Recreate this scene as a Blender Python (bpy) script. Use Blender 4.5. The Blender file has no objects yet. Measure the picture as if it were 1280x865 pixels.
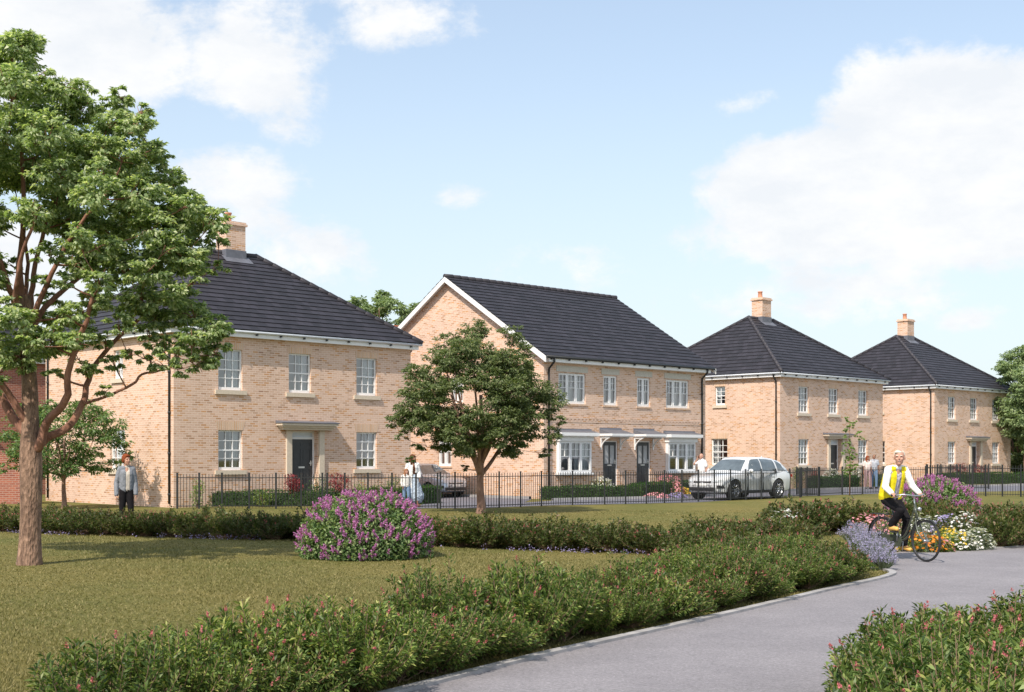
import bpy, math, random
import numpy as np
from mathutils import Vector, Matrix, noise as mnoise
random.seed(7); RNG = np.random.default_rng(11)
R = math.radians
sc = bpy.context.scene
C = sc.collection
F, H = 1640.0, 1.7           # focal length in photo pixels, eye height in metres
ANG = R(44.2)
dF = Vector((math.cos(ANG), math.sin(ANG), 0)); dS = Vector((-math.sin(ANG), math.cos(ANG), 0))

def at(px, py, z=0.0):
    Y = F*(H-z)/(py-570.0)
    return Vector(((px-640)/F*Y, Y, z))
def atY(px, py, Y):
    return Vector(((px-640)/F*Y, Y, H+(570-py)/F*Y))

# ------------------------------------------------------------------ tagging
def tag(o, label=None, cat=None, group=None, kind=None):
    if label: o['label'] = label
    if cat: o['category'] = cat
    if group: o['group'] = group
    if kind: o['kind'] = kind
    return o
def empty(name, loc, rz=0.0, scale=1.0):
    o = bpy.data.objects.new(name, None); C.objects.link(o)
    o.location = loc; o.rotation_euler = (0, 0, rz); o.scale = (scale,)*3
    o.empty_display_size = 0.2
    return o
def thing(name, label, cat, loc=(0, 0, 0), rz=0.0, group=None, scale=1.0):
    return tag(empty(name, loc, rz, scale), label, cat, group)
KIDS = {}
def link(name, me, mat=None, parent=None, smooth=False):
    o = bpy.data.objects.new(name, me)
    if mat is not None:
        for m in (mat if isinstance(mat, (list, tuple)) else [mat]):
            me.materials.append(m)
    if smooth: me.polygons.foreach_set('use_smooth', [True]*len(me.polygons))
    if parent is not None:
        o.parent = parent; KIDS.setdefault(parent.name, []).append(o)
    C.objects.link(o)
    return o
def copy_tree(o, parent=None):
    c = o.copy()
    if parent is not None:
        c.parent = parent
    C.objects.link(c)
    if parent is not None: KIDS.setdefault(parent.name, []).append(c)
    for ch in list(KIDS.get(o.name, [])): copy_tree(ch, c)
    return c

# ------------------------------------------------------------------ mesh builder
class MB:
    def __init__(s): s.v = []; s.f = []; s.uv = []; s.mi = []
    def face(s, pts, uv=None, mi=0):
        n = len(s.v); s.v += [tuple(p) for p in pts]
        s.f.append(tuple(range(n, n+len(pts))))
        if uv is None:
            p = [Vector(q) for q in pts]; nn = (p[1]-p[0]).cross(p[2]-p[0])
            a = [abs(nn.x), abs(nn.y), abs(nn.z)]; k = a.index(max(a))
            uv = [((q.y, q.z) if k == 0 else (q.x, q.z) if k == 1 else (q.x, q.y)) for q in p]
        s.uv += [tuple(u) for u in uv]; s.mi.append(mi)
    def box(s, x0, x1, y0, y1, z0, z1, mi=0, M=None):
        P = [Vector((x, y, z)) for z in (z0, z1) for y in (y0, y1) for x in (x0, x1)]
        if M is not None: P = [M @ p for p in P]
        for q in ((0, 2, 3, 1), (4, 5, 7, 6), (0, 1, 5, 4), (2, 6, 7, 3), (0, 4, 6, 2), (1, 3, 7, 5)):
            s.face([P[i] for i in q], mi=mi)
    def prism(s, poly, a0, a1, axis='x', mi=0):
        # poly of 2D points extruded along axis; axis x: poly=(y,z); y: (x,z); z: (x,y)
        def P(q, a):
            return (a, q[0], q[1]) if axis == 'x' else (q[0], a, q[1]) if axis == 'y' else (q[0], q[1], a)
        s.face([P(q, a0) for q in reversed(poly)], mi=mi); s.face([P(q, a1) for q in poly], mi=mi)
        for i in range(len(poly)):
            q, r = poly[i], poly[(i+1) % len(poly)]
            s.face([P(q, a0), P(r, a0), P(r, a1), P(q, a1)], mi=mi)
    def tube(s, pts, rad, seg=8, cap=True, mi=0, flat=None):
        pts = [Vector(p) for p in pts]
        if not isinstance(rad, (list, tuple)): rad = [rad]*len(pts)
        rings = []; prev = None
        for i, p in enumerate(pts):
            d = (pts[min(i+1, len(pts)-1)] - pts[max(i-1, 0)])
            if d.length < 1e-9: d = Vector((0, 0, 1))
            d.normalize()
            if prev is None:
                u = d.orthogonal().normalized()
            else:
                u = prev - d*prev.dot(d)
                if u.length < 1e-6: u = d.orthogonal()
                u.normalize()
            prev = u; w = d.cross(u)
            rings.append([p + (u*math.cos(2*math.pi*k/seg) + w*math.sin(2*math.pi*k/seg))*rad[i] for k in range(seg)])
        n = len(s.v)
        for r in rings: s.v += [tuple(q) for q in r]
        L = 0.0
        for i in range(len(rings)-1):
            L2 = L + (pts[i+1]-pts[i]).length
            for k in range(seg):
                k2 = (k+1) % seg
                s.f.append((n+i*seg+k, n+i*seg+k2, n+(i+1)*seg+k2, n+(i+1)*seg+k))
                s.uv += [(k/seg, L), ((k+1)/seg, L), ((k+1)/seg, L2), (k/seg, L2)]; s.mi.append(mi)
            L = L2
        if cap:
            for ring, rev in ((0, True), (len(rings)-1, False)):
                idx = [n+ring*seg+k for k in range(seg)]
                if rev: idx.reverse()
                s.f.append(tuple(idx)); s.uv += [(0, 0)]*seg; s.mi.append(mi)
    def lathe(s, prof, c=(0, 0, 0), axis='z', seg=16, mi=0, closed=False):
        n = len(s.v); c = Vector(c)
        for (r, h) in prof:
            for k in range(seg):
                a = 2*math.pi*k/seg; x, y = r*math.cos(a), r*math.sin(a)
                p = Vector((x, y, h)) if axis == 'z' else Vector((h, x, y)) if axis == 'x' else Vector((x, h, y))
                s.v.append(tuple(c+p))
        m = len(prof)
        for i in range(m if closed else m-1):
            j = (i+1) % m
            for k in range(seg):
                k2 = (k+1) % seg
                s.f.append((n+i*seg+k, n+i*seg+k2, n+j*seg+k2, n+j*seg+k)); s.uv += [(0, 0), (1, 0), (1, 1), (0, 1)]; s.mi.append(mi)
    def build(s, name, mat=None, parent=None, smooth=False):
        me = bpy.data.meshes.new(name)
        me.from_pydata(s.v, [], s.f)
        uvl = me.uv_layers.new(name='UVMap')
        uvl.data.foreach_set('uv', np.array(s.uv, dtype=np.float32).ravel())
        if any(s.mi): me.polygons.foreach_set('material_index', s.mi)
        return link(name, me, mat, parent, smooth)

def np_mesh(name, V, k, mats, parent=None, mi=None):
    """V: (N*k,3) verts, each k consecutive verts one face"""
    V = np.asarray(V, dtype=np.float32).reshape(-1, 3); n = len(V)//k
    me = bpy.data.meshes.new(name)
    me.vertices.add(len(V)); me.vertices.foreach_set('co', V.ravel())
    me.loops.add(len(V)); me.loops.foreach_set('vertex_index', np.arange(len(V), dtype=np.int32))
    me.polygons.add(n)
    me.polygons.foreach_set('loop_start', np.arange(0, n*k, k, dtype=np.int32))
    if mi is not None: me.polygons.foreach_set('material_index', np.asarray(mi, dtype=np.int32))
    me.update(calc_edges=True)
    return link(name, me, mats, parent)

def unit(a): return a/np.maximum(np.linalg.norm(a, axis=-1, keepdims=True), 1e-9)
def rdirs(n, rng=RNG): return unit(rng.normal(size=(n, 3)))
def leaves(cen, axis, nor, ln, wd, fold=0.25, rng=RNG):
    """4-vert leaf: base, side, tip, side. returns (N*4,3)"""
    n = len(cen); axis = unit(axis); side = unit(np.cross(axis, nor)); nr = np.cross(side, axis)
    ln = np.broadcast_to(np.asarray(ln, dtype=float).reshape(-1, 1), (n, 1)); wd = np.broadcast_to(np.asarray(wd, dtype=float).reshape(-1, 1), (n, 1))
    b = cen - axis*ln*0.5; t = cen + axis*ln*0.5 - nr*ln*fold*0.6
    l = cen - axis*ln*0.05 + side*wd*0.5 + nr*wd*fold; r = cen - axis*ln*0.05 - side*wd*0.5 + nr*wd*fold
    return np.stack([b, l, t, r], axis=1).reshape(-1, 3)

# ------------------------------------------------------------------ materials
def new_mat(name):
    m = bpy.data.materials.new(name); m.use_nodes = True
    nt = m.node_tree; b = nt.nodes['Principled BSDF']; return m, nt, b
def N(nt, typ, **kw):
    n = nt.nodes.new(typ)
    for k, v in kw.items(): setattr(n, k, v)
    return n
def setin(n, **kw):
    for k, v in kw.items(): n.inputs[k.replace('_', ' ')].default_value = v
def ramp(nt, stops, interp='LINEAR'):
    r = nt.nodes.new('ShaderNodeValToRGB'); e = r.color_ramp.elements
    r.color_ramp.interpolation = interp
    while len(e) < len(stops): e.new(0.5)
    for x, (p, c) in zip(e, stops): x.position = p; x.color = (*c, 1)
    return r
def plain(name, col, rough=0.6, metal=0.0, var=0.12, scale=8.0, bump=0.0, coat=0.0, spec=0.5):
    m, nt, b = new_mat(name)
    tc = N(nt, 'ShaderNodeTexCoord'); ns = N(nt, 'ShaderNodeTexNoise'); setin(ns, Scale=scale, Detail=4.0)
    nt.links.new(tc.outputs['Object'], ns.inputs['Vector'])
    c = np.array(col)
    rp = ramp(nt, [(0.3, tuple(c*(1-var))), (0.7, tuple(np.minimum(c*(1+var), 1)))])
    nt.links.new(ns.outputs['Fac'], rp.inputs['Fac']); nt.links.new(rp.outputs['Color'], b.inputs['Base Color'])
    b.inputs['Roughness'].default_value = rough; b.inputs['Metallic'].default_value = metal
    b.inputs['Coat Weight'].default_value = coat; b.inputs['Specular IOR Level'].default_value = spec
    if bump:
        bp = N(nt, 'ShaderNodeBump'); setin(bp, Strength=bump, Distance=0.02)
        nt.links.new(ns.outputs['Fac'], bp.inputs['Height']); nt.links.new(bp.outputs['Normal'], b.inputs['Normal'])
    return m
def leafmat(name, stops, rough=0.45, trans=0.35, objvar=0.0):
    m, nt, b = new_mat(name)
    g = N(nt, 'ShaderNodeNewGeometry')
    rp = ramp(nt, stops); nt.links.new(g.outputs['Random Per Island'], rp.inputs['Fac'])
    oi = N(nt, 'ShaderNodeObjectInfo'); ov_ = ramp(nt, [(0, (.70, .72, .66)), (.5, (1, 1, 1)), (1, (1.28, 1.2, 1.1))]); nt.links.new(oi.outputs['Random'], ov_.inputs['Fac'])
    om = N(nt, 'ShaderNodeMixRGB', blend_type='MULTIPLY'); om.inputs['Fac'].default_value = objvar; nt.links.new(rp.outputs['Color'], om.inputs['Color1']); nt.links.new(ov_.outputs['Color'], om.inputs['Color2'])
    col = om.outputs['Color']
    nt.links.new(col, b.inputs['Base Color']); b.inputs['Roughness'].default_value = rough
    b.inputs['Specular IOR Level'].default_value = 0.35
    tr = N(nt, 'ShaderNodeBsdfTranslucent')
    hs = N(nt, 'ShaderNodeMixRGB', blend_type='MULTIPLY'); hs.inputs['Fac'].default_value = 1
    hs.inputs['Color2'].default_value = (1.25, 1.35, 0.6, 1)
    nt.links.new(col, hs.inputs['Color1']); nt.links.new(hs.outputs['Color'], tr.inputs['Color'])
    mx = N(nt, 'ShaderNodeMixShader'); mx.inputs['Fac'].default_value = trans
    nt.links.new(b.outputs[0], mx.inputs[1]); nt.links.new(tr.outputs[0], mx.inputs[2])
    nt.links.new(mx.outputs[0], nt.nodes['Material Output'].inputs['Surface'])
    return m
def brickmat(name, stops, mortar, bw=0.225, bh=0.075, ms=0.011, uvrot=False, bump=0.35, rough=0.85, offset=0.5):
    m, nt, b = new_mat(name)
    uv = N(nt, 'ShaderNodeUVMap'); mp = N(nt, 'ShaderNodeMapping')
    if uvrot: mp.inputs['Rotation'].default_value = (0, 0, R(90))
    nt.links.new(uv.outputs['UV'], mp.inputs['Vector'])
    bt = N(nt, 'ShaderNodeTexBrick'); bt.offset = offset
    setin(bt, Scale=1.0, Mortar_Size=ms, Mortar_Smooth=0.3, Bias=0.0, Brick_Width=bw, Row_Height=bh)
    bt.inputs['Color1'].default_value = (0, 0, 0, 1); bt.inputs['Color2'].default_value = (1, 1, 1, 1); bt.inputs['Mortar'].default_value = (.5, .5, .5, 1)
    nt.links.new(mp.outputs['Vector'], bt.inputs['Vector'])
    rp = ramp(nt, stops); nt.links.new(bt.outputs['Color'], rp.inputs['Fac'])
    # fine grain plus broad weathering on the brick
    n1 = N(nt, 'ShaderNodeTexNoise'); setin(n1, Scale=30.0, Detail=3.0); nt.links.new(uv.outputs['UV'], n1.inputs['Vector'])
    n2 = N(nt, 'ShaderNodeTexNoise'); setin(n2, Scale=0.7, Detail=4.0); nt.links.new(uv.outputs['UV'], n2.inputs['Vector'])
    mm = N(nt, 'ShaderNodeMath', operation='ADD'); nt.links.new(n1.outputs['Fac'], mm.inputs[0]); nt.links.new(n2.outputs['Fac'], mm.inputs[1])
    mr = N(nt, 'ShaderNodeMapRange'); setin(mr, From_Min=0.65, From_Max=1.35, To_Min=0.80, To_Max=1.14); nt.links.new(mm.outputs[0], mr.inputs['Value'])
    mul = N(nt, 'ShaderNodeMixRGB', blend_type='MULTIPLY'); mul.inputs['Fac'].default_value = 1
    nt.links.new(rp.outputs['Color'], mul.inputs['Color1']); nt.links.new(mr.outputs['Result'], mul.inputs['Color2'])
    mix = N(nt, 'ShaderNodeMixRGB'); nt.links.new(bt.outputs['Fac'], mix.inputs['Fac'])
    nt.links.new(mul.outputs['Color'], mix.inputs['Color1']); mix.inputs['Color2'].default_value = (*mortar, 1)
    nt.links.new(mix.outputs['Color'], b.inputs['Base Color']); b.inputs['Roughness'].default_value = rough
    inv = N(nt, 'ShaderNodeMath', operation='SUBTRACT'); inv.inputs[0].default_value = 1; nt.links.new(bt.outputs['Fac'], inv.inputs[1])
    bp = N(nt, 'ShaderNodeBump'); setin(bp, Strength=bump, Distance=0.01); nt.links.new(inv.outputs[0], bp.inputs['Height'])
    nt.links.new(bp.outputs['Normal'], b.inputs['Normal'])
    return m

BUFF = [(0.0, (.48, .29, .19)), (.18, (.62, .405, .295)), (.5, (.70, .48, .365)), (.78, (.64, .43, .315)), (.84, (.54, .28, .14)), (.94, (.62, .34, .17)), (1., (.38, .22, .145))]
M = {}
M['brick'] = brickmat('buff_brick', BUFF, (.73, .58, .47))
M['soldier'] = brickmat('buff_soldier_brick', [(0, (.60, .39, .26)), (.5, (.70, .48, .33)), (1, (.58, .34, .19))], (.62, .52, .43), bw=5.0, bh=0.075, uvrot=True)
M['soldier'].node_tree.nodes['Brick Texture'].inputs['Brick Width'].default_value = 0.9
M['redbrick'] = brickmat('red_brick', [(0, (.28, .085, .05)), (.5, (.38, .125, .07)), (1, (.22, .07, .05))], (.38, .25, .2))
M['tile'] = brickmat('grey_roof_tile', [(0, (.016, .015, .021)), (.5, (.024, .022, .030)), (1, (.034, .031, .042))], (.012, .011, .015), bw=0.33, bh=0.3, ms=0.012, bump=0.5, rough=0.62)
M['terracotta'] = brickmat('terracotta_roof_tile', [(0, (.35, .10, .05)), (.5, (.45, .15, .07)), (1, (.4, .12, .06))], (.12, .04, .03), bw=0.3, bh=0.3)
M['ridge'] = plain('grey_ridge_tile', (.032, .029, .037), .6, scale=3, var=.3)
M['white'] = plain('white_painted_frame', (.80, .80, .80), .35, var=.03)
M['gutter'] = plain('pale_gutter', (.62, .66, .72), .35, var=.05)
M['black'] = plain('black_powder_coat', (.018, .02, .022), .4, var=.2)
M['stone'] = plain('cream_cast_stone', (.62, .53, .42), .85, var=.08, scale=14, bump=.15)
M['palestone'] = plain('pale_lintel_stone', (.53, .50, .44), .85, var=.08, scale=14, bump=.15)
M['lead'] = plain('grey_lead', (.13, .135, .16), .5, var=.15, scale=5)
M['door'] = plain('charcoal_painted_door', (.035, .038, .043), .35, var=.1)
M['chrome'] = plain('brushed_metal', (.6, .6, .6), .3, metal=1.0, var=.05)
M['terra'] = plain('terracotta_pot', (.55, .25, .15), .8, var=.12)
M['curtain'] = plain('white_voile_curtain', (.74, .74, .72), .9, var=.05, scale=3)
M['darkroom'] = plain('room_interior', (.62, .58, .53), .9, var=.1, scale=1)
def glassmat(name, tint=(.85, .9, .93), base=.22):
    m, nt, b = new_mat(name)
    nt.nodes.remove(b)
    t = N(nt, 'ShaderNodeBsdfTransparent'); t.inputs['Color'].default_value = (*tint, 1)
    g = N(nt, 'ShaderNodeBsdfGlossy'); g.inputs['Roughness'].default_value = .02
    fr = N(nt, 'ShaderNodeFresnel'); fr.inputs['IOR'].default_value = 1.5
    ad = N(nt, 'ShaderNodeMath', operation='ADD'); ad.inputs[1].default_value = base; ad.use_clamp = True
    nt.links.new(fr.outputs[0], ad.inputs[0])
    mx = N(nt, 'ShaderNodeMixShader'); nt.links.new(ad.outputs[0], mx.inputs['Fac']); nt.links.new(t.outputs[0], mx.inputs[1]); nt.links.new(g.outputs[0], mx.inputs[2])
    nt.links.new(mx.outputs[0], nt.nodes['Material Output'].inputs['Surface']); return m
M['glass'] = glassmat('window_glass')
M['carglass'] = glassmat('car_glass', (.35, .40, .42), .08)

# bark
def barkmat(name, c1, c2, scale=9):
    m, nt, b = new_mat(name)
    tc = N(nt, 'ShaderNodeTexCoord'); mp = N(nt, 'ShaderNodeMapping'); mp.inputs['Scale'].default_value = (1, 1, .35)
    nt.links.new(tc.outputs['Object'], mp.inputs['Vector'])
    v = N(nt, 'ShaderNodeTexVoronoi'); v.feature = 'F1'; setin(v, Scale=scale*2.4); nt.links.new(mp.outputs[0], v.inputs['Vector'])
    n = N(nt, 'ShaderNodeTexNoise'); setin(n, Scale=scale, Detail=8.0, Roughness=.7); nt.links.new(mp.outputs[0], n.inputs['Vector'])
    rp = ramp(nt, [(.3, c1), (.5, tuple((np.array(c1)+np.array(c2))/2)), (.68, c2)]); nt.links.new(n.outputs['Fac'], rp.inputs['Fac'])
    nt.links.new(rp.outputs['Color'], b.inputs['Base Color']); b.inputs['Roughness'].default_value = .9
    ad = N(nt, 'ShaderNodeMath', operation='ADD'); nt.links.new(v.outputs['Distance'], ad.inputs[0]); nt.links.new(n.outputs['Fac'], ad.inputs[1])
    bp = N(nt, 'ShaderNodeBump'); setin(bp, Strength=.9, Distance=.03); nt.links.new(ad.outputs[0], bp.inputs['Height']); nt.links.new(bp.outputs['Normal'], b.inputs['Normal'])
    return m
M['bark'] = barkmat('grey_brown_bark', (.065, .036, .024), (.40, .25, .17), 12)
M['redbark'] = barkmat('red_brown_bark', (.13, .055, .035), (.36, .18, .12), 5)
M['smallbark'] = barkmat('pale_brown_bark', (.16, .085, .06), (.36, .22, .16), 7)
M['twig'] = plain('shrub_twig', (.22, .14, .09), .8, var=.2)

M['leaf_big'] = leafmat('bright_green_leaf', [(0, (.15, .215, .095)), (.4, (.25, .34, .155)), (.7, (.42, .50, .26)), (1, (.68, .71, .46))], rough=.36, trans=.5)
M['leaf_dark'] = leafmat('deep_green_leaf', [(0, (.06, .09, .032)), (.5, (.12, .165, .058)), (.85, (.17, .21, .08)), (1, (.30, .32, .16))])
M['leaf_young'] = leafmat('young_green_leaf', [(0, (.06, .12, .036)), (.6, (.13, .21, .06)), (1, (.24, .33, .11))])
M['leaf_lime'] = leafmat('lime_green_leaf', [(0, (.13, .22, .05)), (.6, (.22, .33, .09)), (1, (.32, .42, .14))])
M['leaf_shrub'] = leafmat('shrub_leaf', [(0, (.035, .07, .02)), (.4, (.10, .165, .042)), (.75, (.20, .28, .078)), (1, (.38, .39, .14))], objvar=1.0)
M['leaf_shrub2'] = leafmat('dusky_shrub_leaf', [(0, (.045, .07, .022)), (.45, (.085, .12, .036)), (.8, (.13, .16, .055)), (.93, (.21, .20, .08)), (1, (.25, .14, .10))], objvar=1.0)
M['leaf_box'] = leafmat('box_hedge_leaf', [(0, (.018, .055, .014)), (.6, (.045, .11, .024)), (1, (.10, .19, .045))])
M['leaf_lilac'] = leafmat('lilac_leaf', [(0, (.06, .12, .04)), (.4, (.13, .21, .075)), (.75, (.24, .33, .13)), (1, (.42, .48, .25))])
M['leaf_red'] = leafmat('crimson_leaf', [(0, (.14, .015, .03)), (.6, (.30, .04, .06)), (1, (.42, .10, .11))])
M['leaf_far'] = leafmat('far_tree_leaf', [(0, (.11, .17, .08)), (.6, (.22, .30, .13)), (1, (.38, .46, .22))])
M['leaf_grey'] = leafmat('grey_green_leaf', [(0, (.10, .13, .09)), (1, (.20, .24, .16))])
def flower(name, c, t=.3):
    c = np.array(c); return leafmat(name, [(0, tuple(c*.7)), (.5, tuple(c)), (1, tuple(np.minimum(c*1.25, 1)))], rough=.6, trans=t)
M['f_lilac'] = flower('violet_petal', (.60, .25, .56))
M['f_pink'] = flower('pink_petal', (.56, .17, .19))
M['f_lavender'] = flower('lavender_petal', (.40, .37, .58))
M['f_white'] = flower('white_petal', (.80, .78, .82))
M['f_orange'] = flower('orange_petal', (.85, .30, .03))
M['f_yellow'] = flower('yellow_petal', (.80, .55, .06))
M['f_rose'] = flower('rose_petal', (.75, .35, .42))
M['f_mauve'] = flower('mauve_petal', (.42, .36, .68))

# ------------------------------------------------------------------ setting: ground, path, road
def poly_sheet(name, pts, z, mat, thick=0.0, kindlabel='structure'):
    mb = MB()
    if thick: mb.prism([(p[0], p[1]) for p in pts], z-thick, z, 'z')
    else: mb.face([(p[0], p[1], z) for p in pts])
    o = mb.build(name, mat); return tag(o, kind=kindlabel)
def ccw(pts):
    a = sum(pts[i][0]*pts[(i+1) % len(pts)][1]-pts[(i+1) % len(pts)][0]*pts[i][1] for i in range(len(pts)))
    return pts if a > 0 else pts[::-1]
def chaikin(pts, it=2):
    for _ in range(it):
        out = [pts[0]]
        for a, b in zip(pts[:-1], pts[1:]):
            out.append((a[0]*.75+b[0]*.25, a[1]*.75+b[1]*.25)); out.append((a[0]*.25+b[0]*.75, a[1]*.25+b[1]*.75))
        out.append(pts[-1]); pts = out
    return pts
def inpoly(x, y, poly):
    x = np.asarray(x, dtype=float); y = np.asarray(y, dtype=float); c = np.zeros(x.shape, bool); n = len(poly)
    for i in range(n):
        x0, y0 = poly[i][:2]; x1, y1 = poly[(i+1) % n][:2]
        if y0 == y1: continue
        t = ((y0 > y) != (y1 > y)) & (x < (x1-x0)*(y-y0)/(y1-y0)+x0); c ^= t
    return c

# lawn
m, nt, b = new_mat('mown_grass'); M['lawn'] = m
tc = N(nt, 'ShaderNodeTexCoord')
n1 = N(nt, 'ShaderNodeTexNoise'); setin(n1, Scale=14.0, Detail=8.0, Roughness=.75); nt.links.new(tc.outputs['Object'], n1.inputs['Vector'])
n2 = N(nt, 'ShaderNodeTexNoise'); setin(n2, Scale=.35, Detail=3.0); nt.links.new(tc.outputs['Object'], n2.inputs['Vector'])
r1 = ramp(nt, [(.3, (.10, .097, .034)), (.5, (.170, .152, .055)), (.7, (.25, .21, .088))]); nt.links.new(n1.outputs['Fac'], r1.inputs['Fac'])
r2 = ramp(nt, [(.3, (.74, .86, .7)), (.7, (1.16, 1.08, 1.0))]); nt.links.new(n2.outputs['Fac'], r2.inputs['Fac'])
mu = N(nt, 'ShaderNodeMixRGB', blend_type='MULTIPLY'); mu.inputs['Fac'].default_value = 1
n3 = N(nt, 'ShaderNodeTexNoise'); setin(n3, Scale=2.6, Detail=9.0, Roughness=.8); nt.links.new(tc.outputs['Object'], n3.inputs['Vector'])
r3 = ramp(nt, [(.36, (.78, .82, .76)), (.64, (1.18, 1.14, 1.1))]); nt.links.new(n3.outputs['Fac'], r3.inputs['Fac'])
mu3 = N(nt, 'ShaderNodeMixRGB', blend_type='MULTIPLY'); mu3.inputs['Fac'].default_value = 1
nt.links.new(r1.outputs[0], mu.inputs[1]); nt.links.new(r2.outputs[0], mu.inputs[2]); nt.links.new(mu.outputs[0], mu3.inputs[1]); nt.links.new(r3.outputs[0], mu3.inputs[2]); nt.links.new(mu3.outputs[0], b.inputs['Base Color'])
b.inputs['Roughness'].default_value = .95; b.inputs['Specular IOR Level'].default_value = .15
bp = N(nt, 'ShaderNodeBump'); setin(bp, Strength=.8, Distance=.04); nt.links.new(n1.outputs['Fac'], bp.inputs['Height']); nt.links.new(bp.outputs[0], b.inputs['Normal'])
poly_sheet('ground', [(-900, -60), (900, -60), (900, 1800), (-900, 1800)], 0, M['lawn'])

def asphalt(name, c1, c2):
    m, nt, b = new_mat(name)
    tc = N(nt, 'ShaderNodeTexCoord')
    a = N(nt, 'ShaderNodeTexNoise'); setin(a, Scale=38.0, Detail=9.0, Roughness=.85); nt.links.new(tc.outputs['Object'], a.inputs['Vector'])
    d = N(nt, 'ShaderNodeTexNoise'); setin(d, Scale=.8, Detail=5.0, Roughness=.65); nt.links.new(tc.outputs['Object'], d.inputs['Vector'])
    r = ramp(nt, [(.32, c1), (.68, c2)]); nt.links.new(a.outputs['Fac'], r.inputs['Fac'])
    q = ramp(nt, [(.3, (.84, .84, .85)), (.7, (1.1, 1.1, 1.1))]); nt.links.new(d.outputs['Fac'], q.inputs['Fac'])
    mu = N(nt, 'ShaderNodeMixRGB', blend_type='MULTIPLY'); mu.inputs['Fac'].default_value = 1
    v = N(nt, 'ShaderNodeTexVoronoi'); setin(v, Scale=28.0); nt.links.new(tc.outputs['Object'], v.inputs['Vector'])
    s = ramp(nt, [(.10, (1.6, 1.6, 1.55)), (.17, (1, 1, 1))]); nt.links.new(v.outputs['Distance'], s.inputs['Fac'])
    mu2 = N(nt, 'ShaderNodeMixRGB', blend_type='MULTIPLY'); mu2.inputs['Fac'].default_value = 1
    nt.links.new(r.outputs[0], mu.inputs[1]); nt.links.new(q.outputs[0], mu.inputs[2]); nt.links.new(mu.outputs[0], mu2.inputs[1]); nt.links.new(s.outputs[0], mu2.inputs[2])
    nt.links.new(mu2.outputs[0], b.inputs['Base Color']); b.inputs['Roughness'].default_value = .85
    bp = N(nt, 'ShaderNodeBump'); setin(bp, Strength=.5, Distance=.008); nt.links.new(a.outputs['Fac'], bp.inputs['Height']); nt.links.new(bp.outputs[0], b.inputs['Normal'])
    return m
M['path'] = asphalt('pale_tarmac', (.115, .109, .115), (.355, .332, .350))
M['road'] = asphalt('road_tarmac', (.10, .10, .125), (.19, .19, .22))
M['kerb'] = plain('concrete_edging', (.34, .33, .33), .85, var=.25, scale=5, bump=.1)
M['soil'] = plain('bark_mulch', (.055, .045, .03), .95, var=.4, scale=25, bump=.6)

KERB = chaikin([(-5.0, 1.5), (-3.6, 4.6), (-1.8, 7.8), (-.78, 9.45), (.22, 11.08), (.655, 11.68), (2.2, 13.87), (3.46, 15.75), (4.12, 16.75), (5.25, 18.3), (5.62, 19.2), (5.35, 20.4), (4.9, 21.6), (4.6, 22.6)], 3)
FAR = chaikin([(4.6, 22.6), (5.3, 22.95), (6.9, 23.25), (8.6, 23.85), (11.5, 26.2), (17, 29.5)], 2)
RIGHT = chaikin([(17, 19.5), (9.5, 14.6), (7.0, 12.9), (4.5, 11.4), (2.9, 10.1), (1.85, 8.5), (1.2, 6.8), (.4, 4.0), (-.3, 1.5)], 2)
PATH = ccw(KERB + FAR[1:] + RIGHT)
poly_sheet('path', PATH, .008, M['path'])
def ribbon(name, line, w, z0, z1, mat, kind='structure'):
    mb = MB(); P = [Vector((p[0], p[1], 0)) for p in line]; n = len(P)
    L = []; Rr = []
    for i in range(n):
        d = (P[min(i+1, n-1)]-P[max(i-1, 0)]).normalized(); q = Vector((-d.y, d.x, 0))*w*.5
        L.append(P[i]+q); Rr.append(P[i]-q)
    for i in range(n-1):
        a, b_, c, d = L[i], L[i+1], Rr[i+1], Rr[i]
        up = Vector((0, 0, z1)); dn = Vector((0, 0, z0))
        mb.face([d+up, c+up, b_+up, a+up]); mb.face([a+up, b_+up, b_+dn, a+dn]); mb.face([c+up, d+up, d+dn, c+dn])
    return tag(mb.build(name, mat), kind=kind)
ribbon('path_edging', KERB, .10, -.02, .035, M['kerb'])
ribbon('path_edging', FAR[2:], .08, -.02, .02, M['kerb'])
# estate road in front of the houses
g = at
ROAD = [g(500, 635.6), g(600, 635.2), g(680, 632), g(780, 630), g(870, 628), g(990, 620.5), g(1110, 616.8), g(1280, 613.6), g(1500, 610.5),
        g(1500, 604.5), g(1280, 607), g(1110, 610.2), g(1000, 613.2), g(880, 620), g(805, 623.6), g(690, 626.0), g(655, 628.2)]
def off(Cx, t, s): return (Cx.x+dF.x*t+dS.x*s, Cx.y+dF.y*t+dS.y*s)
C1 = g(217, 634.7); C2 = g(679.7, 623.8)
Y3 = 4.3*F/105.2; C3 = Vector(((975-640)/F*Y3, Y3, 0)); Y4 = 4.3*F/89.7; C4 = Vector(((1168-640)/F*Y4, Y4, 0))
# drive between the first house and the pair
ROAD += [off(C2, -.35, .3), off(C2, -.35, 14), off(C1, 10.6, 14), off(C1, 10.6, -.8), g(522, 632.5)]
ROAD = [(p[0], p[1]) for p in ROAD]
poly_sheet('road', ccw(ROAD), .004, M['road'])
ribbon('kerb', [off(C2, -.45, .3), off(C2, -.45, 13)], .12, -.01, .11, M['kerb'])
ribbon('kerb', [(p.x, p.y) for p in (g(690, 626), g(805, 623.6), g(880, 620), g(1000, 613.2), g(1110, 610.2), g(1280, 607), g(1500, 604.5))], .12, -.01, .1, M['kerb'])
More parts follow.
